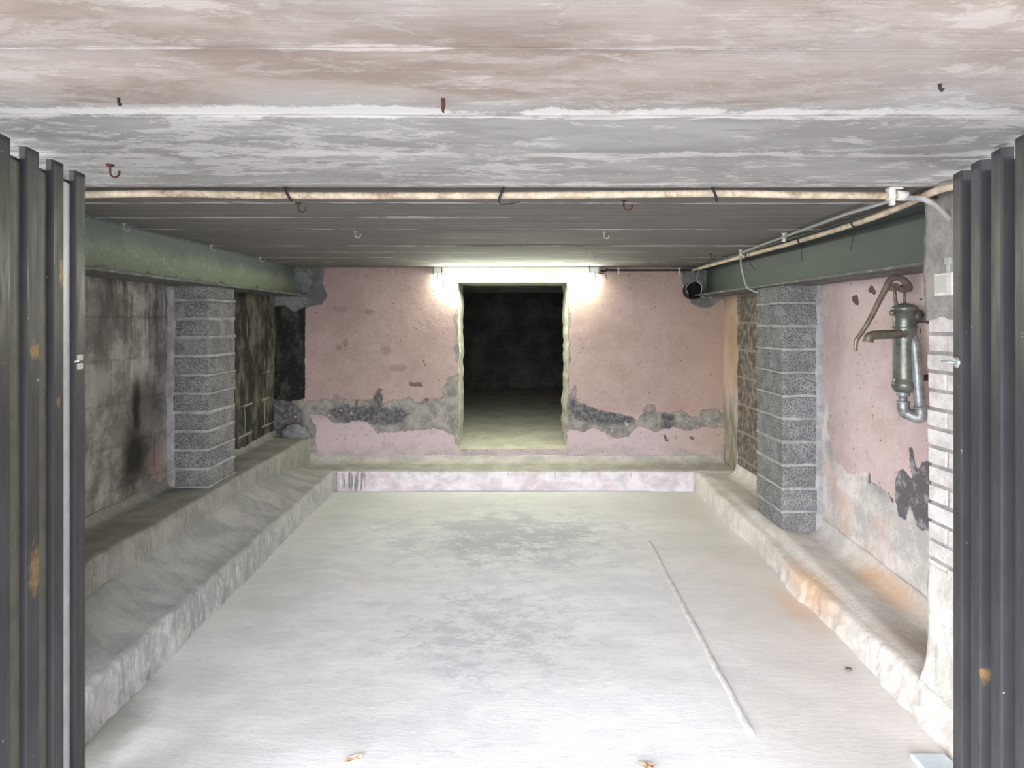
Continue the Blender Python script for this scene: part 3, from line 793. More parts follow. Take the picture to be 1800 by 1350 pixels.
bm = bmesh.new(); add_box(bm, (-3.0, YI, ZS - 0.1), (3.0, YI + 0.1, ZC + 0.05))
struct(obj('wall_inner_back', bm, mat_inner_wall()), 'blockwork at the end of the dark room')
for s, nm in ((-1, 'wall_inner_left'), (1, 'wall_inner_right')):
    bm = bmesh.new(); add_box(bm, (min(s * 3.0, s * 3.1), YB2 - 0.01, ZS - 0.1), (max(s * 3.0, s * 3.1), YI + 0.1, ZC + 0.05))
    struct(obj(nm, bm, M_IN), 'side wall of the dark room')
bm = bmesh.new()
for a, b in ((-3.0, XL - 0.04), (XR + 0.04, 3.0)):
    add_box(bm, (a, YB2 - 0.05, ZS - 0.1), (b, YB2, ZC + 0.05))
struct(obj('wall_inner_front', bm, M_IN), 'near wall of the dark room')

# ------------------------------------------------------------------ LEDGES
def rough(amp, seed, edge=None):
    def d(x, y, z):
        if z < -0.05: return (0, 0)
        a = fbm(x, y, z + seed, 3.0) * amp + fbm(x, y, z + seed, 14.0) * amp * 0.4
        b = fbm(x + 9, y, z + seed, 4.0) * amp * 0.5
        return (a, b)
    return d
slope = lambda y: -0.0095 * max(0.0, 5.085 - y)
# lower left ledge
bm = bmesh.new()
prof = [(-1.325, -0.1), (-1.325, 0.05), (-1.331, 0.18), (-1.341, 0.192), (-1.597, 0.198), (-1.602, 0.198), (-1.602, -0.1)]
def disp_l(x, y, z):
    if z < -0.05: return (0, 0)
    face = 1.0 if x > -1.35 else 0.35
    a = fbm(0, y, z, 5.0) * 0.010 * face + fbm(x, y * 2, z, 16.0) * 0.005 * face
    return (a - 0.012 * (1 if (z < 0.08 and x > -1.35) else 0) * max(0, fbm(1, y, 0, 3)), fbm(x, y, 3, 3.0) * 0.003 + (fbm(0, y, 9, 12) * 0.004 if x > -1.36 and z > 0.15 else 0))
sweep(bm, dense(prof), 2.035, YK + 0.004, 240, disp_l, lambda x, y, z: (0, slope(y) + (0.105 * max(0.0, min(1.0, (-1.35 - x) / 0.25)) ** 1.3 * max(0.0, min(1.0, (5.35 - y) / 1.0)) if z > 0.15 else 0)))
tag(obj('concrete_ledge', bm, M_LL), 'low grey concrete ledge along the left side, lower of the two left steps', 'ledge')
# upper left ledge
bm = bmesh.new()
prof = [(-1.60, -0.1), (-1.60, 0.22), (-1.597, 0.375), (-1.607, 0.396), (-1.62, 0.40), (-1.84, 0.404), (-1.862, 0.412), (-1.873, 0.43), (-1.879, 0.445), (-1.887, 0.445), (-1.887, -0.1)]
def disp_u(x, y, z):
    if z < -0.05: return (0, 0)
    a = fbm(0, y, z, 2.2) * 0.010
    if x > -1.62:
        cr = math.exp(-((y - 4.43) / 0.008) ** 2)
        a -= 0.02 * cr
        a += 0.012 * max(0.0, 1 - z / 0.36)
    return (a, fbm(x, y, 5, 2.5) * 0.006)
sweep(bm, dense(prof), 2.035, YB + 0.006, 320, disp_u)
tag(obj('concrete_ledge', bm, M_LU), 'higher damp brownish concrete ledge against the left wall, under the left block pillar', 'ledge')
# back ledge
bm = bmesh.new()
def fb(x, y, z):
    return Vector((x, y + 0.004 * fbm(x, z, 0, 5.0), z + 0.004 * fbm(x, y, 2, 3.0)))
NX = 260
prof = dense([(YK, -0.1), (YK, 0.045), (YK + 0.004, 0.186), (YK + 0.014, 0.196), (YB - 0.06, 0.198), (YB - 0.02, 0.215), (YB + 0.0, 0.25), (YB + 0.008, 0.25), (YB + 0.008, -0.1)], 0.012)
rings = []
for i in range(NX + 1):
    x = -1.604 + 3.282 * i / NX
    rings.append([bm.verts.new((x, y + (0.004 * fbm(x, z, 0, 5) if z > -0.05 else 0), z + (0.004 * fbm(x, y, 2, 4) if z > -0.05 else 0))) for y, z in prof])
for a, b in zip(rings, rings[1:]):
    for j in range(len(prof)):
        f = bm.faces.new((a[j], b[j], b[(j + 1) % len(prof)], a[(j + 1) % len(prof)])); f.smooth = True
bm.faces.new(rings[0]); bm.faces.new(rings[-1][::-1])
bmesh.ops.recalc_face_normals(bm, faces=bm.faces)
def mat_lb():
    m = Mat('whitened_kerb')
    x, y, z = m.xyz()
    mid = m.noise(7, (1, 1, 1.4), 8, 0.7); fine = m.noise(40, detail=5)
    face = m.mix(m.ss(mid, 0.36, 0.62), (0.46, 0.42, 0.44), (0.66, 0.62, 0.64))
    face = m.mix(m.ss(m.noise(4, detail=6, off=(3, 1, 1)), 0.54, 0.66, 0, 0.5), face, (0.55, 0.40, 0.37))
    dr = m.mul(m.ss(m.noise(20, (2, 1, 0.15), 4, 0.6), 0.47, 0.55), m.blob((-1.17, YK, 0.13), (0.14, 1, 0.10), 0.4))
    dr = m.mx(dr, m.ss(m.math('ABSOLUTE', m.add(x, 1.312)), 0.014, 0.006))
    face = m.mix(dr, face, (0.20, 0.20, 0.20))
    face = m.mix(m.mul(m.ss(m.noise(24, (2, 1, 0.3), 5, 0.7, off=(1, 1, 1)), 0.57, 0.66), m.ss(z, 0.1, 0.19)), face, (0.38, 0.34, 0.33))
    top = m.mix(m.ss(mid, 0.38, 0.62), (0.30, 0.285, 0.255), (0.40, 0.375, 0.345))
    s = m.mx(m.ss(z, 0.183, 0.192), m.ss(y, YK + 0.01, YK + 0.02))
    wallside = m.ss(m.math('ABSOLUTE', m.sub(x, 0.02)), 1.30, 1.36)
    col = m.mix(m.mx(s, wallside), face, top)
    m.bump(m.add(mid, fine), 0.4, 0.008)
    return m.done(col, 0.9)
tag(obj('concrete_ledge', bm, mat_lb()), 'whitened low concrete kerb across the foot of the back wall', 'ledge')
# right ledge
bm = bmesh.new()
prof = [(1.355, -0.1), (1.357, 0.04), (1.364, 0.176), (1.376, 0.190), (1.40, 0.188), (1.60, 0.165), (1.64, 0.176), (1.664, 0.205), (1.675, 0.25), (1.683, 0.25), (1.683, -0.1)]
def disp_r(x, y, z):
    if z < -0.05: return (0, 0)
    near = max(0.0, min(1.0, (3.4 - y) / 1.0))
    face = 1.0 if x < 1.40 else 0.25
    a = (fbm(0, y, z, 4.0) * 0.014 + fbm(x, y, z, 15.0) * 0.007 * (0.5 + near)) * face
    if x < 1.40:
        a += -0.03 * max(0.0, 1 - z / 0.17) * near          # foot flares out toward the entrance
        a += 0.012 * math.sin(y * 5.3) * (0.3 + 0.7 * (1 - near))
        if 3.15 < y < 3.42: a -= 0.012
    b = fbm(x, y, 3, 3.0) * 0.004 + (fbm(0, y, 9, 10) * 0.006 if x < 1.39 and z > 0.15 else 0)
    return (a, b)
def shift_r(x, y, z):
    if z < -0.05: return (0, 0)
    k = max(0.0, min(1.0, z / 0.165))
    e = float(np.interp(y, [1.9, 2.6, 3.0, 3.6, 4.35, 5.0], [0.098, 0.108, 0.112, 0.133, 0.165, 0.182])) - 0.188
    l = float(np.interp(y, [1.9, 2.77, 3.65, 5.1], [-0.075, -0.058, 0.0, 0.0]))
    w = max(0.0, min(1.0, (1.455 - x) / 0.06))
    return (0, (e * w + l * (1 - w)) * k)
sweep(bm, dense(prof), 1.92, YK + 0.004, 300, disp_r, shift_r)
tag(obj('concrete_ledge', bm, M_LR), 'sandy concrete ledge with orange rust stains along the right wall', 'ledge')

# ------------------------------------------------------------------ BLOCK PILLARS
def block_pillar(x0, x1, y0, y1, z0, z1, seed, strip_side, label):
    rnd = random.Random(seed)
    cx, cy = (x0 + x1) / 2, (y0 + y1) / 2
    bm = bmesh.new()
    n = 11; pitch = (z1 - z0) / (n - 0.25); jh = 0.017
    for k in range(n):
        a = z0 + k * pitch + 0.006; b = min(z0 + (k + 1) * pitch - jh + 0.006, z1 - 0.001)
        if b - a < 0.02: continue
        dx, dy = rnd.uniform(-0.004, 0.004), rnd.uniform(-0.004, 0.004)
        # one long block each course, sometimes two halves
        if k % 2 and seed == 2:
            ym = cy + 0.01
            segs = [(y0, ym - 0.005), (ym + 0.005, y1)]
        else:
            segs = [(y0, y1)]
        for (ya, yb) in segs:
            add_box(bm, (x0 + dx - cx, ya + dy - cy, a - z0), (x1 + dx - cx, yb + dy - cy, b - z0), 0.004, 0)
    # mortar bed squeezed slightly proud of the blocks on the room side
    for k in range(n + 1):
        a = z0 + k * pitch - jh + 0.007; b = z0 + k * pitch + 0.005
        if k == 0: a = z0 - 0.01
        if b > z1: continue
        pr = rnd.uniform(0.0005, 0.004); a += rnd.uniform(-0.003, 0.002); b += rnd.uniform(-0.002, 0.003)
        add_box(bm, (x0 - pr - cx, y0 - pr - cy, a - z0), (x1 + pr - cx, y1 + pr - cy, b - z0), 0.003, 1)
    add_box(bm, (x0 + 0.008 - cx, y0 + 0.008 - cy, -0.01), (x1 - 0.008 - cx, y1 - 0.008 - cy, z1 - z0), 0, 1)
    # smeared mortar strip where the pillar meets the wall
    bmesh.ops.subdivide_edges(bm, edges=[e for e in bm.edges if e.calc_length() > 0.12], cuts=6, use_grid_fill=True)
    for v in bm.verts:
        v.co += Vector((0.0022 * fbm(v.co.x, v.co.y, v.co.z + seed, 22), 0.0022 * fbm(v.co.y, v.co.z, v.co.x + seed, 22), 0.0035 * fbm(v.co.x, v.co.z, v.co.y + seed, 13)))
    H = z1 - z0
    def strip(u, v):
        z = -0.01 + H * 1.005 * v
        wdt = 0.035 + 0.008 * fbm(z, seed, 0, 5.0)
        if strip_side > 0: xx = x1 - cx - wdt + (wdt + 0.01) * u
        else: xx = x0 - cx + wdt - (wdt + 0.01) * u
        return Vector((xx, y0 - cy - 0.007 * min(1.0, u * 4) - 0.002 * fbm(z, u, seed, 12), z))
    patch(bm, strip, 6, 60, 1)
    o = obj('block_pillar', bm, [M_BLOCK, M_MORT])
    o.location = (cx, cy, z0)
    return tag(o, label, 'pillar')
block_pillar(-1.876, -1.66, 3.727, 4.09, 0.405, 1.506, 1, -1, 'rough grey concrete block pillar on the left ledge under the mossy beam')
block_pillar(1.46, 1.676, 3.69, 4.07, 0.158, 1.506, 2, 1, 'rough grey concrete block pillar on the right ledge, near the hand pump')

# ------------------------------------------------------------------ BRICK PIER (right, by the entrance)
XP = 1.402
pier = empty('brick_pier', (1.54, 2.15, 0.16), 'white painted brick pier at the right by the entrance, carrying the light switch', 'pillar')
def local(o, parent):
    # move mesh so that it sits right under a translated parent
    o.data.transform(__import__('mathutils').Matrix.Translation(-Vector(parent.location)))
    return o
rnd = random.Random(5)
bm = bmesh.new()
z = 0.40; k = 0
add_box(bm, (XP + 0.007, 2.0, 0.10), (1.674, 2.293, ZC), 0, 1)
while z < 1.315:
    y = 2.30
    ys = []
    first = 0.10 if k % 2 else 0.205
    L = first
    while y > 2.02:
        y2 = max(1.995, y - L)
        dx = rnd.uniform(-0.0025, 0.0025)
        add_box(bm, (XP + dx, y2 + 0.006, z), (1.672, y + rnd.uniform(-0.003, 0.003), z + 0.051), 0.003, 0)
        y = y2 - 0.006; L = 0.205
    z += 0.0625; k += 1
local(obj('brickwork', bm, [M_PB, M_PM], pier), pier)
bm = bmesh.new()
def cap(u, v):      # cement coat over the head of the pier
    zz = 1.315 + (ZC - 1.315 + 0.005) * v
    t = u * 3
    rag = 0.012 * fbm(zz, 1, 2, 7)
    low = 0.02 * fbm(u, 3, 1, 5) * (1 - v)
    if t < 1: p = Vector((1.67 - (1.67 - XP + 0.004) * t, 2.315 + rag * (1 if v < .99 else 0), zz + low))
    else: p = Vector((XP - 0.004 + 0.002 * fbm(u, zz, 0, 9), 2.315 + rag - (t - 1) / 2 * 0.32, zz + low))
    return p
patch(bm, cap, 30, 40)
bmesh.ops.recalc_face_normals(bm, faces=bm.faces)
r = bmesh.ops.solidify(bm, geom=list(bm.faces), thickness=0.012)
local(obj('cement_coat', bm, M_CEM, pier), pier)
bm = bmesh.new()
def foot(u, v):
    zz = 0.10 + 0.40 * v
    t = u * 3
    fl = 0.014 * max(0, 1 - (zz - 0.12) / 0.12) ** 2 + 0.007
    if v > 0.8: fl *= 1 - (v - 0.8) / 0.2 * 0.9
    e = 0.006 * fbm(u * 3, zz, 5, 8)
    if t < 1: return Vector((1.67 - (1.67 - XP + fl) * t, 2.30 + fl * 0.4 + e, zz))
    return Vector((XP - fl + e, 2.30 + fl * 0.4 - (t - 1) / 2 * 0.34, zz))
patch(bm, foot, 40, 40)
bmesh.ops.recalc_face_normals(bm, faces=bm.faces)
bmesh.ops.solidify(bm, geom=list(bm.faces), thickness=0.012)
local(obj('cement_foot', bm, M_CREAMW, pier), pier)

# ------------------------------------------------------------------ STEEL BEAMS
def beam(web, edge, y0, y1, mat, label, upper):
    s = 1 if edge > web else -1
    o = empty('steel_beam', (web, y0, 1.506), label, 'beam')
    bm = bmesh.new()
    add_box(bm, (web - 0.006, y0, 1.52), (web + 0.006, y1, ZC + 0.01))
    add_box(bm, (web - abs(edge - web), y0, 1.506), (web + abs(edge - web), y1, 1.521), 0.003)
    if upper:
        add_box(bm, (web - abs(edge - web), y0, ZC - 0.022), (web + abs(edge - web), y1, ZC + 0.004), 0.003)
    else:
        add_box(bm, (web - 0.10, y0, ZC - 0.004), (web + 0.02 * s + 0.0, y1, ZC + 0.01))
    for v in bm.verts: v.co -= Vector((web, y0, 1.506))
    bb = obj('steel_beam', bm, mat); bb.location = (web, y0, 1.506)
    bpy.data.objects.remove(o)
    return tag(bb, label, 'beam')
beam(-1.735, -1.605, 2.02, 5.42, M_BL, 'green mossy steel beam along the top of the left wall', False)
beam(1.545, 1.43, 2.29, 5.42, M_BR, 'dark green steel beam along the top of the right wall, above the hand pump', True)

# cement packing around beam ends
def lump(name, c, r, seed, label, cat):
    bm = bmesh.new()
    bmesh.ops.create_icosphere(bm, subdivisions=4, radius=1.0)
    for v in bm.verts:
        p = v.co.copy(); n = 1 + 0.22 * fbm(p.x, p.y, p.z + seed, 1.3)
        v.co = Vector((p.x * r[0] * n, p.y * r[1] * n, p.z * r[2] * n))
    o = obj(name, bm, M_CEM2, smooth=True); o.location = c
    return tag(o, label, cat)
M_CEM2 = mat_mortar('packing_cement', (0.15, 0.155, 0.155), (0.21, 0.215, 0.215))
lump('cement_packing', (-1.665, 5.405, 1.62), (0.075, 0.012, 0.085), 1, 'grey cement packing at the far end of the left beam', 'cement patch')
lump('cement_packing', (1.43, 5.405, 1.63), (0.09, 0.012, 0.09), 4, 'grey cement packing round the vent pipe at the far end of the right beam', 'cement patch')

# ------------------------------------------------------------------ FLUORESCENT LAMP
lamp = empty('fluorescent_lamp', (0.03, 5.34, ZC), 'long fluorescent tube light fixed above the doorway, lit', 'lamp')
x0, x1 = (761 - CX) * 5.34 / F, (1054 - CX) * 5.34 / F
bm = bmesh.new(); add_box(bm, (x0 + 0.012, 5.312, 1.684), (x1 - 0.012, 5.390, ZC - 0.004), 0.004)
local(obj('housing', bm, mat_simple('white_enamel', (0.50, 0.52, 0.50), 0.4, var=0.05), lamp), lamp)
M_END = mat_simple('lamp_end_plastic', (0.20, 0.21, 0.20), 0.5)
for a, b in ((x0, x0 + 0.014), (x1 - 0.014, x1)):
    bm = bmesh.new(); add_box(bm, (a, 5.308, 1.677), (b, 5.392, ZC - 0.003), 0.003)
    local(obj('end_cap', bm, M_END, lamp), lamp)
for a in (x0 + 0.03, x1 - 0.05):
    bm = bmesh.new(); add_box(bm, (a, 5.310, 1.635), (a + 0.02, 5.345, 1.686), 0.003)
    local(obj('tube_holder', bm, M_WHITEC, lamp), lamp)
mt = bpy.data.materials.new('glowing_tube'); mt.use_nodes = True
nt = mt.node_tree
for n in list(nt.nodes): nt.nodes.remove(n)
em = nt.nodes.new('ShaderNodeEmission'); em.inputs[0].default_value = (0.95, 1.0, 0.80, 1); em.inputs[1].default_value = LAMP_POWER
oo = nt.nodes.new('ShaderNodeOutputMaterial'); nt.links.new(em.outputs[0], oo.inputs[0])
bm = bmesh.new(); add_tube(bm, [(x0 + 0.05, 5.327, 1.652), (x1 - 0.05, 5.327, 1.652)], 0.019, 20)
local(obj('tube', bm, mt, lamp), lamp)
for px in (776, 1036):
    p = at(px, 474, 5.29)
    bm = bmesh.new()
    add_tube(bm, [p + Vector((0, 0, 0.03)), p + Vector((0.004, -0.008, -0.03)), p + Vector((0.0, 0.0, -0.07)), p + Vector((0.02 if px < 800 else -0.03, 0.01, -0.13 if px < 800 else -0.10))], 0.004, 6)
    tt = local(obj('tie_wire', bm, M_DARKC, lamp), lamp)

# ------------------------------------------------------------------ CABLES AND CONDUITS
def t_obj(name, pts, r, mat, label, cat, group=None, sm=True, seg=12):
    return tag(tube_obj(name, pts, r, mat, None, seg, sm), label, cat, group)
cz = lambda px, py, dz: (lambda y: at(px, py, y))(F * (ZC - dz - CAMZ) / (CY - py))   # point at a drop dz below the ceiling
pts = [cz(px, py, 0.022) for px, py in ((120, 341), (300, 341.5), (520, 343), (900, 344), (1250, 344), (1400, 342.5), (1592, 341))]
ym = sum(p.y for p in pts) / len(pts)
pts = [Vector(((px - CX) * ym / F, ym, ZC - 0.022 + 0.004 * math.sin(i * 1.9))) for i, px in enumerate((120, 300, 520, 900, 1250, 1400, 1592))]
t_obj('conduit', pts, 0.0115, M_PIPE, 'cream conduit running across the whole ceiling from left to right', 'pipe')
t_obj('conduit', [(1.393, 1.955, ZC - 0.018), (1.325, 2.10, ZC - 0.020), (1.345, 2.35, ZC - 0.03), (1.375, 2.7, ZC - 0.036), (1.40, 3.4, ZC - 0.036), (1.405, 4.3, ZC - 0.032), (1.40, 5.30, ZC - 0.03)], 0.0115, M_PIPE, 'cream conduit sagging along the right beam toward the back wall', 'pipe')
J = Vector((1.235, ym, ZC - 0.022))
t_obj('conduit', [J + Vector((0.0, 0.02, -0.012)), (1.275, 2.6, ZC - 0.018), (1.36, 4.07, ZC - 0.020)], 0.0065, M_GREYC, 'thin straight grey conduit beside the right beam', 'pipe', sm=False)
t_obj('cable', [at(1302, 449, 4.06), at(1303, 468, 4.02), at(1308, 490, 4.0), at(1314, 505, 3.95), at(1325, 512, 3.93), at(1332, 514, 3.93)], 0.006, M_GREYC, 'grey cable hanging down over the right beam to the pillar top', 'cable')
t_obj('cable', [J + Vector((0.03, 0, -0.01)), at(1622, 350, 2.13), at(1645, 362, 2.15), at(1660, 376, 2.17), at(1680, 398, 2.20), at(1705, 440, 2.22)], 0.0085, M_GREYC, 'thick grey cable curving from the ceiling clip down behind the right door', 'cable')
t_obj('cable', [J + Vector((0.06, 0.02, 0.0)), at(1625, 340, 2.20), at(1640, 347, 2.24), at(1665, 350, 2.26), at(1690, 348, 2.26)], 0.005, M_RUST, 'thin brown cable running to the right behind the right door', 'cable')
# conduit clips and junction
bm = bmesh.new()
add_box(bm, J + Vector((-0.032, -0.012, -0.018)), J + Vector((-0.010, 0.012, 0.018)), 0.003)
add_box(bm, J + Vector((-0.030, -0.016, 0.016)), J + Vector((0.012, 0.016, 0.024)), 0.002)
add_box(bm, J + Vector((-0.022, -0.006, -0.034)), J + Vector((-0.008, 0.010, -0.016)), 0.002)
add_tube(bm, [J + Vector((-0.004, 0, -0.002)), J + Vector((0.03, 0, -0.004))], 0.0165, 16)
tag(obj('junction_clip', bm, M_WHITEC), 'white plastic clip and coupling where the ceiling conduits meet by the right door', 'clip')
def saddle(loc, label, group, size=1.0):
    bm = bmesh.new()
    s = size
    add_box(bm, (-0.004 * s, -0.010 * s, -0.020 * s), (0.004 * s, 0.010 * s, 0.012 * s), 0.001)
    add_box(bm, (-0.012 * s, -0.008 * s, 0.008 * s), (0.012 * s, 0.008 * s, 0.014 * s), 0.001)
    add_tube(bm, [(-0.006 * s, 0, -0.024 * s), (0.006 * s, 0, -0.024 * s)], 0.008 * s, 10)
    o = obj('cable_clip', bm, M_WHITEC); o.location = loc
    return tag(o, label, 'clip', group)
s1 = saddle((1.315, 3.30, ZC - 0.012), 'white clip halfway along the thin grey conduit', 'conduit clips')
def copy(o, loc, label, rz=0.0, sc=1.0):
    c = o.copy(); c.location = loc; c['label'] = label; c.rotation_euler = (0, 0, rz); c.scale = (sc, sc, sc)
    COL.objects.link(c); return c
copy(s1, (1.36, 4.06, ZC - 0.012), 'white clip at the far end of the thin grey conduit, where the grey cable drops')
t_obj('cable', [at(1056, 476, 5.36), at(1064, 477, 5.37), at(1068, 474, 5.37), at(1080, 475, 5.38), at(1215, 475, 5.38)], 0.008, M_DARKC, 'dark cable clipped along the top of the back wall, right of the lamp', 'cable')
copy(s1, at(1087, 474, 5.36), 'white clip on the dark cable, nearer to the lamp', 0, 1.1)
copy(s1, at(1194, 474, 5.36), 'white clip on the dark cable, beside the vent pipe', 0, 1.1)
t_obj('cable', [at(1056, 480, 5.34), at(1062, 481, 5.33), at(1066, 486, 5.33), at(1067, 492, 5.34)], 0.003, M_DARKC, 'short dark wire end hanging from the right end of the lamp', 'cable')
# vent pipe stub
vp = at(1219, 511, 5.33)
bm = bmesh.new()
add_tube(bm, [vp + Vector((0, -0.03, 0)), vp + Vector((0, 0.10, 0))], 0.066, 32, cap=False)
bmesh.ops.solidify(bm, geom=list(bm.faces), thickness=0.006)
M_VENT = mat_simple('dark_pipe_plastic', (0.07, 0.06, 0.055), 0.6)
vent = tag(obj('vent_pipe', bm, M_VENT), 'round dark pipe stub sticking out of the back wall under the right beam', 'pipe')
bm = bmesh.new(); add_tube(bm, [vp + Vector((0, 0.03, 0)), vp + Vector((0, 0.05, 0))], 0.061, 32)  # black disc standing in for the shade inside the pipe
obj('pipe_shade', bm, mat_simple('black_void', (0.012, 0.011, 0.01), 0.9), vent)
t_obj('cable', [at(1230, 470, 5.30), at(1226, 482, 5.28), at(1225, 492, 5.26), at(1232, 500, 5.25), at(1234, 508, 5.25), at(1232, 518, 5.26), at(1240, 524, 5.28), at(1252, 522, 5.30)], 0.0045, M_GREYC, 'grey cable looping down past the round pipe stub', 'cable')
t_obj('cable', [at(1224, 493, 5.26), at(1212, 498, 5.24), at(1206, 507, 5.24), at(1210, 518, 5.26)], 0.0035, M_GREYC, 'thin grey cable loop across the mouth of the pipe stub', 'cable')

# cable ties round the long conduit
def tie(px, label, lean, tail=None):
    X = (px - CX) * ym / F
    c = Vector((X, ym, ZC - 0.022))
    bm = bmesh.new()
    path = [c + Vector((lean * 0.5 * math.sin(a) , 0.016 * math.cos(a), 0.021 * math.sin(a))) for a in [2 * math.pi * k / 14 for k in range(14)]]
    path.append(path[0])
    add_tube(bm, [c + Vector((-lean, -0.014, 0.024)), c + Vector((0, -0.018, 0.0)), c + Vector((lean, -0.015, -0.022))], 0.0042, 8)
    add_tube(bm, [c + Vector((-lean, -0.014, 0.022)), c + Vector((-lean * 0.7, 0.014, 0.018))], 0.003, 8)
    add_tube(bm, [c + Vector((lean, -0.014, -0.021)), c + Vector((lean * 0.7, 0.012, -0.016))], 0.003, 8)
    if tail: add_tube(bm, smooth_path([c + Vector((lean, -0.015, -0.022))] + [c + Vector(t) for t in tail]), 0.002, 6)
    for v in bm.verts: v.co -= c
    o = obj('cable_tie', bm, M_DARKC); o.location = c
    return tag(o, label, 'cable tie', 'dark ties holding the long conduit')
tie(508, 'dark tie on the long ceiling conduit, leftmost of three', 0.012)
tie(881, 'dark bent tie with a tail on the long ceiling conduit, above the doorway', -0.008, [(0.0, -0.015, -0.032), (0.03, -0.012, -0.030), (0.06, -0.01, -0.024)])
tie(1254, 'dark tie on the long ceiling conduit, rightmost of three', 0.008)
def tie2(y, x, L, dx, label):
    c = Vector((x, y, ZC - 0.036))
    bm = bmesh.new()
    add_tube(bm, smooth_path([c + Vector((-0.014, 0, 0.010)), c + Vector((-0.010, 0, -0.010)), c + Vector((0.006, -0.002, -0.016)), c + Vector((0.014, 0, -0.006))]), 0.0035, 8)
    add_tube(bm, smooth_path([c + Vector((0.004, -0.002, -0.016)), c + Vector((dx * 0.4, -0.005, -0.016 - L * 0.5)), c + Vector((dx, -0.004, -0.016 - L))]), 0.0018, 6)
    for v in bm.verts: v.co -= c
    o = obj('cable_tie', bm, M_DARKC); o.location = c
    return tag(o, label, 'cable tie', 'dark ties along the right beam')
tie2(2.72, 1.365, 0.09, -0.018, 'dark tie with hanging tail on the right beam conduit, nearest the right door')
tie2(3.30, 1.395, 0.085, 0.006, 'dark tie with hanging tail on the right beam conduit, middle of three')
tie2(4.05, 1.398, 0.075, 0.045, 'dark tie with hanging tail on the right beam conduit, farthest from the door')

# ceiling hooks
def hook(px, py, mat, label, group, r=0.016, kind='u', rz=0.0):
    p = cz(px, py, 0.02)
    bm = bmesh.new()
    if kind == 'u':
        path = [(-r, 0, 0.022)] + [(-r * math.cos(a), 0, -r * math.sin(a)) for a in [math.pi * k / 8 for k in range(0, 8)]] + [(r * 0.95, 0, 0.004)]
        add_tube(bm, [Vector(q) for q in path], 0.0028, 8)
        add_lathe(bm, [(0.001, 0.0), (0.010, 0.001), (0.011, 0.006), (0.001, 0.007)], (-r, 0, 0.016), seg=12)
    else:
        add_tube(bm, [(0, 0, 0.022), (0.0, -0.002, 0.0), (0.001, -0.004, -0.012), (0.003, -0.002, -0.020)], [0.004, 0.0045, 0.004, 0.002], 8)
        add_tube(bm, [(0.004, 0.0, 0.022), (0.006, -0.002, 0.005), (0.004, -0.003, -0.010)], 0.0028, 8)
    o = obj('ceiling_hook', bm, mat, smooth=True); o.location = p + Vector((0, 0, 0.006 if kind == 'n' else 0)); o.scale = (0.7, 0.7, 0.7) if kind == 'n' else (1, 1, 1); o.rotation_euler = (0, 0, rz)
    return tag(o, label, 'hook', group)
G1, G2 = 'rusty hooks in the ceiling', 'lime-crusted hooks in the ceiling'
hook(202, 303, M_RUST, 'rusty hook in the whitewashed ceiling beside the left door', G1, 0.013)
hook(778, 192, M_RUST, 'rusty bent nail hook in the white ceiling band, nearest the camera', G1, kind='n')
hook(531, 366, M_RUST, 'rusty hook behind the long conduit, left of the doorway', G1, 0.014)
hook(1104, 362, M_RUST, 'rusty hook behind the long conduit, right of the doorway', G1, 0.015)
hook(223, 401, M_LIMEH, 'white crusted hook by the left beam, nearest of three', G2, 0.012, rz=0.5)
hook(375, 437, M_LIMEH, 'white crusted hook by the left beam, middle of three', G2, 0.013, rz=0.5)
hook(461, 456, M_LIMEH, 'white crusted hook by the left beam, farthest of three', G2, 0.014, rz=0.5)
hook(629, 413, M_LIMEH, 'pale thin hook on the grey ceiling, left of the lamp', G2, 0.013)
hook(1066, 415, M_LIMEH, 'pale small hook on the grey ceiling, right of the lamp', G2, 0.012)
hook(1040, 451, M_LIMEH, 'faint pale hook in the ceiling just above the lamp', G2, 0.012)
hook(1253, 451, M_RUST, 'small dark hook in the ceiling near the far end of the right beam', G1, 0.012)
for px, py, lab in ((208, 174, 'dark nail in a white spot at the upper left of the ceiling'), (1650, 149, 'dark nail in a white spot at the upper right of the ceiling')):
    p = cz(px, py, 0.0)
    bm = bmesh.new(); add_tube(bm, [(0, 0, 0.01), (0.002, -0.002, -0.008), (0.006, -0.004, -0.012)], [0.003, 0.003, 0.004], 8)
    o = obj('nail', bm, M_DARKC); o.location = p; tag(o, lab, 'nail', 'nails in the ceiling')

# ------------------------------------------------------------------ HAND PUMP
YP = 2.73; SP = F / YP
def pp(px, py, dy=0.0): return Vector(((px - CX) / SP, YP + dy, CAMZ - (py - CY) / SP))
pump = empty('hand_pump', pp(1590, 735), 'old green cast iron hand water pump mounted on the pink right wall', 'pump')
def pobj(name, bm, mat, par=pump):
    o = obj(name, bm, mat, par); return local(o, pump)
r = 1 / SP
bm = bmesh.new()
add_lathe(bm, [(0.001, -0.298), (0.034, -0.298), (0.036, -0.30), (0.0365, -0.30), (0.0455, -0.285), (0.0475, -0.283), (0.0475, -0.262), (0.0435, -0.258), (0.0425, -0.24), (0.0425, -0.02), (0.0425, 0.045), (0.001, 0.046)], pp(1590.5, 557), seg=36)
bmesh.ops.recalc_face_normals(bm, faces=bm.faces)
body = pobj('barrel', bm, M_PUMP)
bm = bmesh.new()
add_lathe(bm, [(0.001, 0.0), (0.0465, 0.0), (0.048, 0.004), (0.048, 0.012), (0.044, 0.017), (0.030, 0.024), (0.012, 0.030), (0.001, 0.031)], pp(1590.5, 546), seg=36)
pobj('cap', bm, M_PUMP)
bm = bmesh.new()
add_lathe(bm, [(0.001, 0), (0.046, 0), (0.046, 0.007), (0.001, 0.007)], pp(1590.5, 577), seg=36)
pobj('collar', bm, M_PUMP)
bm = bmesh.new()
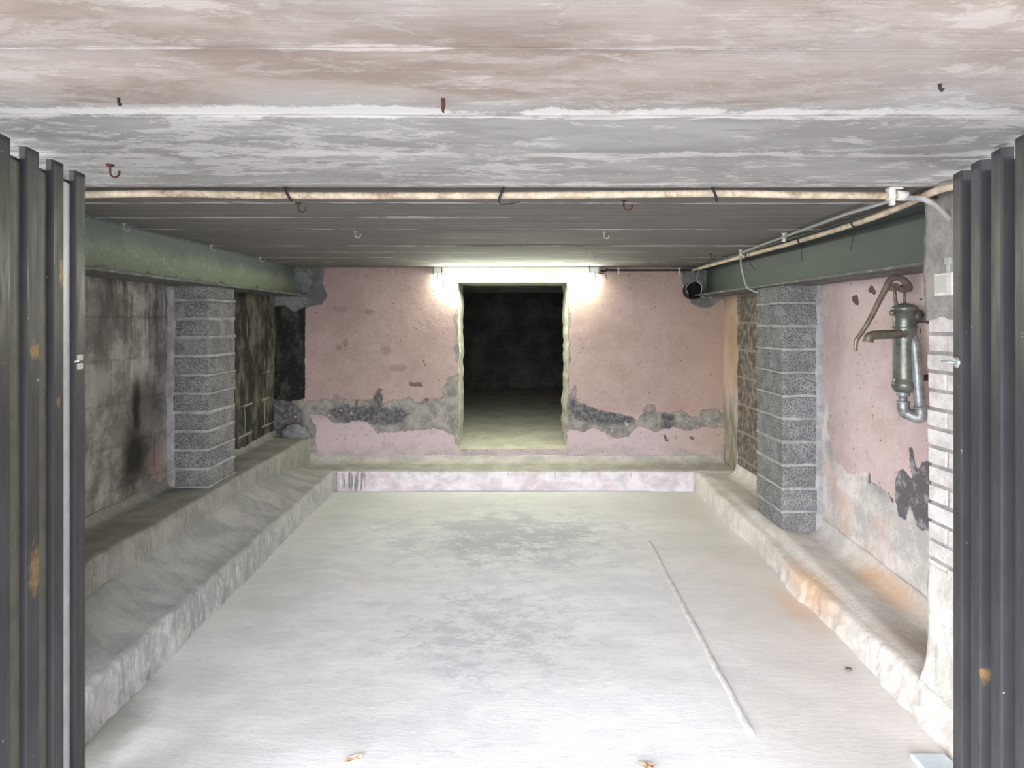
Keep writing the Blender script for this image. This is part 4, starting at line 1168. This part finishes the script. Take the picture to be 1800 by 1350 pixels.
add_tube(bm, [pp(1590, 538), pp(1590, 508)], 0.0058, 12); pobj('piston_rod', bm, M_PUMPB)
bm = bmesh.new()
add_tube(bm, [pp(1576, 540, 0.0), pp(1573, 520), pp(1572, 504)], [0.008, 0.0065, 0.007], 12)
add_tube(bm, [pp(1570, 505, -0.022), pp(1570, 505, 0.022)], 0.0155, 16)
pobj('pivot_bracket', bm, M_PUMPB)
hp = smooth_path([pp(1595, 510), pp(1597, 503), pp(1588, 492), pp(1576, 487.5), pp(1565, 492), pp(1557, 507), pp(1545, 530), pp(1530, 560), pp(1516, 583), pp(1506, 597), pp(1504, 608), pp(1504, 617)])
n = len(hp); rs = [float(np.interp(i / (n - 1), [0, 0.06, 0.2, 0.4, 0.7, 0.88, 1.0], [0.017, 0.016, 0.0125, 0.013, 0.0095, 0.0085, 0.007])) for i in range(n)]
bm = bmesh.new(); add_tube(bm, hp, rs, 16, flat=0.75); 
add_tube(bm, [pp(1590, 507, -0.02), pp(1590, 507, 0.02)], 0.0165, 16)
pobj('handle', bm, M_PUMPB)
sp = smooth_path([pp(1584, 587, -0.02), pp(1560, 587.5, -0.03), pp(1530, 588.5, -0.04), pp(1520, 590, -0.045), pp(1516, 594, -0.045), pp(1515.5, 600, -0.045)])
bm = bmesh.new(); add_tube(bm, sp, 0.0175, 20)
add_tube(bm, [pp(1586, 587, -0.02), pp(1579, 587, -0.025)], 0.0215, 20)
add_tube(bm, [pp(1515.5, 596, -0.045), pp(1515.3, 601, -0.045)], 0.0205, 20)
pobj('spout', bm, M_PUMPB)
bm = bmesh.new(); add_lathe(bm, [(0.001, -0.012), (0.010, -0.010), (0.0125, 0.0), (0.010, 0.010), (0.001, 0.012)], pp(1569, 550), 'X', 16)
pobj('side_bolt', bm, M_PUMPB)
bm = bmesh.new()
add_tube(bm, [pp(1600, 553, -0.01), pp(1612, 557, -0.01)], 0.030, 20)
add_tube(bm, [pp(1608, 558, -0.01), pp(1640, 561, -0.005)], 0.0205, 20)
pobj('wall_bracket', bm, mat_simple('dark_iron', (0.10, 0.09, 0.085), 0.5, 0.4))
bm = bmesh.new()
add_tube(bm, [pp(1608, 664), pp(1626, 664), pp(1640, 662)], [0.010, 0.012, 0.014], 12)
pobj('lower_bracket', bm, M_RUST)
bm = bmesh.new()
add_tube(bm, smooth_path([pp(1598, 588, -0.012), pp(1599, 606, -0.034), pp(1601, 645, -0.042), pp(1604, 690, -0.042), pp(1607, 718, -0.042)]), [0.020] * 33, 20)
add_tube(bm, [pp(1606.3, 711, -0.042), pp(1607.0, 716, -0.042)], 0.0245, 20)
add_tube(bm, smooth_path([pp(1607, 716, -0.042), pp(1608, 729, -0.042), pp(1602, 732, -0.03), pp(1590, 725, -0.01)]), 0.0215, 20)
pobj('riser_pipe', bm, M_GALV)
bm = bmesh.new()
add_lathe(bm, [(0.001, 0.0), (0.021, 0.0), (0.026, 0.012), (0.040, 0.032), (0.001, 0.033)], pp(1587, 686), seg=24)
add_lathe(bm, [(0.001, 0.0), (0.0215, 0.0), (0.0255, 0.003), (0.0255, 0.022), (0.001, 0.023)], pp(1587, 697), seg=8)
add_lathe(bm, [(0.001, 0.0), (0.016, 0.0), (0.016, 0.025), (0.001, 0.026)], pp(1587, 708), seg=20)
add_tube(bm, smooth_path([pp(1588, 705), pp(1588, 716), pp(1591, 725), pp(1600, 729, -0.02)]), 0.0235, 20)
add_tube(bm, [pp(1588, 705), pp(1588, 709)], 0.0245, 20)
pobj('union_elbow', bm, M_GALV)

# ------------------------------------------------------------------ LIGHT SWITCH on the pier
sw = empty('light_switch', (XP, 2.21, 1.42), 'surface-mounted white light switch on the pier beside the right door', 'switch')
ya, za = F * XP / (1646 - CX), CAMZ - (482 - CY) * (2.26) / F
zb = CAMZ - (521 - CY) * 2.26 / F
bm = bmesh.new(); add_box(bm, (XP - 0.012, 2.160, zb), (XP + 0.004, 2.250, za), 0.003)
local(obj('switch_box', bm, M_WHITEC, sw), sw)
bm = bmesh.new(); add_box(bm, (XP - 0.017, 2.175, zb + 0.012), (XP - 0.010, 2.238, za - 0.010), 0.002)
local(obj('rocker', bm, mat_simple('grey_rocker', (0.42, 0.43, 0.40), 0.4, var=0.05), sw), sw)
bm = bmesh.new()
add_tube(bm, [(XP - 0.004, 2.185, za), (XP - 0.004, 2.185, za + 0.030)], 0.008, 14)
add_box(bm, (XP - 0.012, 2.172, za + 0.026), (XP + 0.004, 2.198, za + 0.050), 0.003)
local(obj('cable_inlet', bm, M_GREYC, sw), sw)

# ------------------------------------------------------------------ DOOR LEAVES (ribbed dark steel, folded open)
def leaf(name, far, dirv, n, depth, inward, rustpts, label, strips):
    d = Vector((dirv[0], dirv[1], 0)).normalized()
    nrm = Vector((inward, 0, 0)); nrm = (nrm - d * nrm.dot(d)).normalized()
    base = Vector((far[0], far[1], -0.02))
    root = bpy.data.objects.new(name, None); root.location = base; COL.objects.link(root); struct(root, label)
    H = ZC - 0.012 + 0.02
    top, rec = 0.062, 0.068
    prof = []
    u = 0.0
    # folded sheet: rib face, flank, recess, flank
    for k in range(n):
        prof += [(u, 0.0), (u + 0.003, 0.003)] if k == 0 else []
        prof += [(u - (0.0 if k else 0), 0.003), (u + top - 0.003, 0.003), (u + top, 0.0), (u + top + 0.002, -depth), (u + top + rec - 0.002, -depth), (u + top + rec, 0.0)]
        u += top + rec
    bm = bmesh.new()
    for k in range(n):
        u0 = k * (top + rec)
        # closed hollow-section rib
        pr = [(0.0, -0.003), (0.004, 0.0), (top - 0.004, 0.0), (top, -0.004), (top, -depth), (0.0, -depth)]
        lo = [bm.verts.new(d * (u0 + a) + nrm * b + Vector((0, 0, 0))) for a, b in pr]
        hi = [bm.verts.new(d * (u0 + a) + nrm * b + Vector((0, 0, H))) for a, b in pr]
        m_ = len(pr)
        for j in range(m_): bm.faces.new((lo[j], lo[(j + 1) % m_], hi[(j + 1) % m_], hi[j]))
        bm.faces.new(lo[::-1]); bm.faces.new(hi)
    # backing sheet
    L = n * (top + rec)
    a = [d * 0.0 + nrm * (-depth), d * L + nrm * (-depth), d * L + nrm * (-depth - 0.012), nrm * (-depth - 0.012)]
    lo = [bm.verts.new(p) for p in a]; hi = [bm.verts.new(p + Vector((0, 0, H - 0.03))) for p in a]
    for j in range(4): bm.faces.new((lo[j], lo[(j + 1) % 4], hi[(j + 1) % 4], hi[j]))
    bm.faces.new(lo[::-1]); bm.faces.new(hi)
    bmesh.ops.recalc_face_normals(bm, faces=bm.faces)
    obj('door_panel', bm, door_done(rustpts), root)
    for k, mt_ in strips:
        u0 = k * (top + rec) + top + 0.006
        bm = bmesh.new()
        q = [d * (u0) + nrm * (-depth + 0.0005), d * (u0 + 0.05) + nrm * (-depth + 0.0005), d * (u0 + 0.05) + nrm * (-depth + 0.004), d * (u0 + 0.03) + nrm * (-depth + 0.006), d * (u0) + nrm * (-depth + 0.004)]
        lo = [bm.verts.new(p) for p in q]; hi = [bm.verts.new(p + Vector((0, 0, H - 0.04))) for p in q]
        for j in range(5): bm.faces.new((lo[j], lo[(j + 1) % 5], hi[(j + 1) % 5], hi[j]))
        bm.faces.new(lo[::-1]); bm.faces.new(hi)
        bmesh.ops.recalc_face_normals(bm, faces=bm.faces)
        o = obj('seal_strip', bm, mt_, root)
        if k == 0: o['label'] = 'bright pale metal seal strip'
    return root, base, d, nrm
M_STRIP = mat_simple('bare_aluminium', (0.55, 0.53, 0.56), 0.45, 0.2, 0.1, 12)
M_STRIP2 = mat_simple('dull_strip', (0.13, 0.125, 0.105), 0.55, 0.2, 0.15, 12)
LFAR = (-1.212, 1.94)
dl, baseL, ddl, nl = leaf('door_1', LFAR, (0.18, -0.983), 6, 0.0165, 1,
    [((-1.165, 1.66, 0.71), (0.03, 0.035, 0.075)), ((-1.165, 1.66, 1.24), (0.03, 0.035, 0.03)), ((-1.185, 1.80, 1.44), (0.03, 0.02, 0.05)), ((-1.185, 1.78, 1.10), (0.03, 0.015, 0.02))],
    'dark ribbed steel garage door leaf folded open at the left edge', [(0, M_STRIP), (1, M_STRIP2), (2, M_STRIP2)])
dr, baseR, ddr, nr = leaf('door_2', (1.253, 1.94), (-0.264, -0.965), 6, 0.026, -1,
    [((1.20, 1.72, 1.17), (0.03, 0.015, 0.035)), ((1.20, 1.74, 1.15), (0.03, 0.012, 0.02)), ((1.235, 1.86, 0.62), (0.03, 0.012, 0.03)), ((1.205, 1.75, 0.40), (0.03, 0.012, 0.03))],
    'dark ribbed steel garage door leaf folded open at the right edge', [])
# latches
def local_to(o, base):
    o.data.transform(__import__('mathutils').Matrix.Translation(-base)); return o
p = at(141, 635, 1.935)
bm = bmesh.new()
add_box(bm, p + Vector((-0.020, -0.052, -0.021)), p + Vector((0.010, -0.046, 0.021)), 0.001)
add_box(bm, p + Vector((0.006, -0.05, 0.003)), p + Vector((0.022, -0.02, 0.021)), 0.003)
add_box(bm, p + Vector((0.006, -0.05, -0.021)), p + Vector((0.022, -0.02, -0.004)), 0.003)
add_tube(bm, [p + Vector((-0.022, -0.053, -0.014)), p + Vector((0.0, -0.056, -0.004)), p + Vector((0.028, -0.052, 0.004))], 0.003, 8)
o = local_to(obj('latch', bm, M_ZINC, dl), baseL); o['label'] = 'bright zinc latch keep'
p = at(1681, 637, 1.90)
bm = bmesh.new()
add_lathe(bm, [(0.001, 0), (0.016, 0.0), (0.016, 0.004), (0.006, 0.008), (0.001, 0.008)], p + Vector((-0.001, 0, 0)), 'X', 6)
for v in bm.verts: v.co.x = 2 * p.x - v.co.x if False else v.co.x
add_tube(bm, [p + Vector((0.006, -0.01, 0.0)), p + Vector((-0.030, 0.02, 0.001))], 0.0035, 8)
add_box(bm, p + Vector((0.006, -0.012, -0.010)), p + Vector((0.012, 0.004, 0.010)), 0.001)
o = local_to(obj('latch_bolt', bm, M_ZINC, dr), baseR); o['label'] = 'bright zinc latch bolt'

# ------------------------------------------------------------------ SMALL THINGS ON THE FLOOR
# raised mortar seam in the floor
bm = bmesh.new()
pts = []
for i in range(60):
    y = 3.98 - i * 0.031
    X = 0.797 - 0.0012 * i * 0.5 + 0.006 * fbm(y, 0, 0, 3) + 0.002 * fbm(y, 0, 4, 14)
    pts.append(Vector((X, y, zfloor(y) + 0.001)))
rs = [0.0125 + 0.005 * fbm(p.y, 0, 1, 6) for p in pts]; rs[0] = rs[-1] = 0.004
add_tube(bm, pts, rs, 10, flat=1.0)
for v in bm.verts: v.co.z = zfloor(v.co.y) + (v.co.z - zfloor(v.co.y)) * 0.6
struct(obj('trim_1', bm, mat_simple('seam_mortar', (0.62, 0.60, 0.585), 0.85, var=0.15, scale=30, bump=0.5), smooth=True), 'raised mortar seam running along the floor')
def leafmesh(name, pos, size, seed, label, pts2):
    rnd = random.Random(seed)
    bm = bmesh.new()
    c = bm.verts.new((0, 0, 0.006))
    ring = [bm.verts.new((a * size, b * size, 0.004 + 0.012 * rnd.random())) for a, b in pts2]
    for a, b in zip(ring, ring[1:] + ring[:1]): bm.faces.new((c, a, b))
    bmesh.ops.subdivide_edges(bm, edges=bm.edges[:], cuts=1, use_grid_fill=True)
    for v in bm.verts: v.co.z += 0.004 * fbm(v.co.x, v.co.y, seed, 40)
    bmesh.ops.solidify(bm, geom=bm.faces[:], thickness=0.0008)
    o = obj(name, bm, M_LEAF); 
    bmin = min(v.co.z for v in o.data.vertices)
    bm2 = bmesh.new(); bm2.from_mesh(o.data)
    add_tube(bm2, [(0, 0, 0.006), (-0.6 * size, 0.7 * size, 0.008), (-0.8 * size, 1.3 * size, 0.003)], 0.0009, 6)
    bm2.to_mesh(o.data); bm2.free()
    o.location = pos
    return tag(o, label, 'leaf', 'dry leaves on the floor')
star = []
for k in range(10):
    a = 2 * math.pi * k / 10 + 0.3; rr = 1.0 if k % 2 == 0 else 0.5
    star.append((rr * math.cos(a), rr * math.sin(a)))
def onf(px, py): 
    y = F * (CAMZ - 0.0) / (py - CY)
    for _ in range(4): y = F * (CAMZ - zfloor(y)) / (py - CY)
    return Vector(((px - CX) * y / F, y, zfloor(y) + 0.002))
leafmesh('dry_leaf', onf(1140, 1352), 0.026, 3, 'brown star-shaped dry leaf on the floor, right of centre at the front', star)
o1 = leafmesh('dry_leaf', onf(621, 1341), 0.022, 5, 'pale curled dry leaf on the floor, left of centre at the front', [(1.1, 1.0), (0.3, 0.9), (-0.6, 0.2), (-1.2, -0.9), (-0.5, -0.9), (0.4, -0.3), (0.9, 0.3)])
o1.data.materials[0] = mat_simple('pale_leaf', (0.60, 0.46, 0.33), 0.8, var=0.3, scale=60)
p = onf(1492, 1179)
bm = bmesh.new()
tor = [Vector((0.008 * math.cos(a), 0.008 * math.sin(a), 0.004)) for a in [2 * math.pi * k / 20 for k in range(21)]]
add_tube(bm, tor, 0.004, 8)
o = obj('washer', bm, mat_simple('dull_ring', (0.14, 0.13, 0.115), 0.6), smooth=True); o.location = p
tag(o, 'small dark ring lying on the floor near the right ledge', 'ring')
p = onf(1634, 1338)
bm = bmesh.new(); add_box(bm, (-0.052, -0.10, -0.002), (0.052, 0.012, 0.016), 0.005)
for v in bm.verts: v.co += Vector((0.002 * fbm(v.co.x, v.co.y, 0, 30), 0.002 * fbm(v.co.x, v.co.y, 5, 30), 0))
o = obj('stone_slab', bm, mat_simple('pale_blue_stone', (0.58, 0.64, 0.67), 0.7, var=0.08, scale=20)); o.location = p
tag(o, 'pale bluish stone slab on the floor by the right door', 'stone')
# flat black lump standing in for a hole below the back kerb
p = onf(604, 858)
bm = bmesh.new(); bmesh.ops.create_icosphere(bm, subdivisions=3, radius=1)
for v in bm.verts:
    n_ = 1 + 0.3 * fbm(v.co.x, v.co.y, v.co.z, 1.5); v.co = Vector((v.co.x * 0.05 * n_, v.co.y * 0.02 * n_, max(-0.2, v.co.z) * 0.016 * n_))
o = obj('dark_hole', bm, mat_simple('hole_black', (0.03, 0.03, 0.03), 0.9), smooth=True); o.location = p + Vector((0, 0.0, 0.002))
tag(o, 'small dark lump standing in for a hole in the left corner below the back kerb', 'rubble')
# rubble heap in the far left corner on the upper ledge
bm = bmesh.new(); bmesh.ops.create_icosphere(bm, subdivisions=4, radius=1)
for v in bm.verts:
    n_ = 1 + 0.3 * fbm(v.co.x, v.co.y, v.co.z, 1.2) + 0.12 * fbm(v.co.x, v.co.y, v.co.z, 5); v.co = Vector((v.co.x * 0.12 * n_, v.co.y * 0.05 * n_, max(-0.1, v.co.z) * 0.085 * n_))
o = obj('cement_heap', bm, M_CEM2, smooth=True); o.location = (-1.69, 5.36, 0.41)
tag(o, 'rough lump of dark grey cement in the far left corner on the higher ledge', 'cement heap')
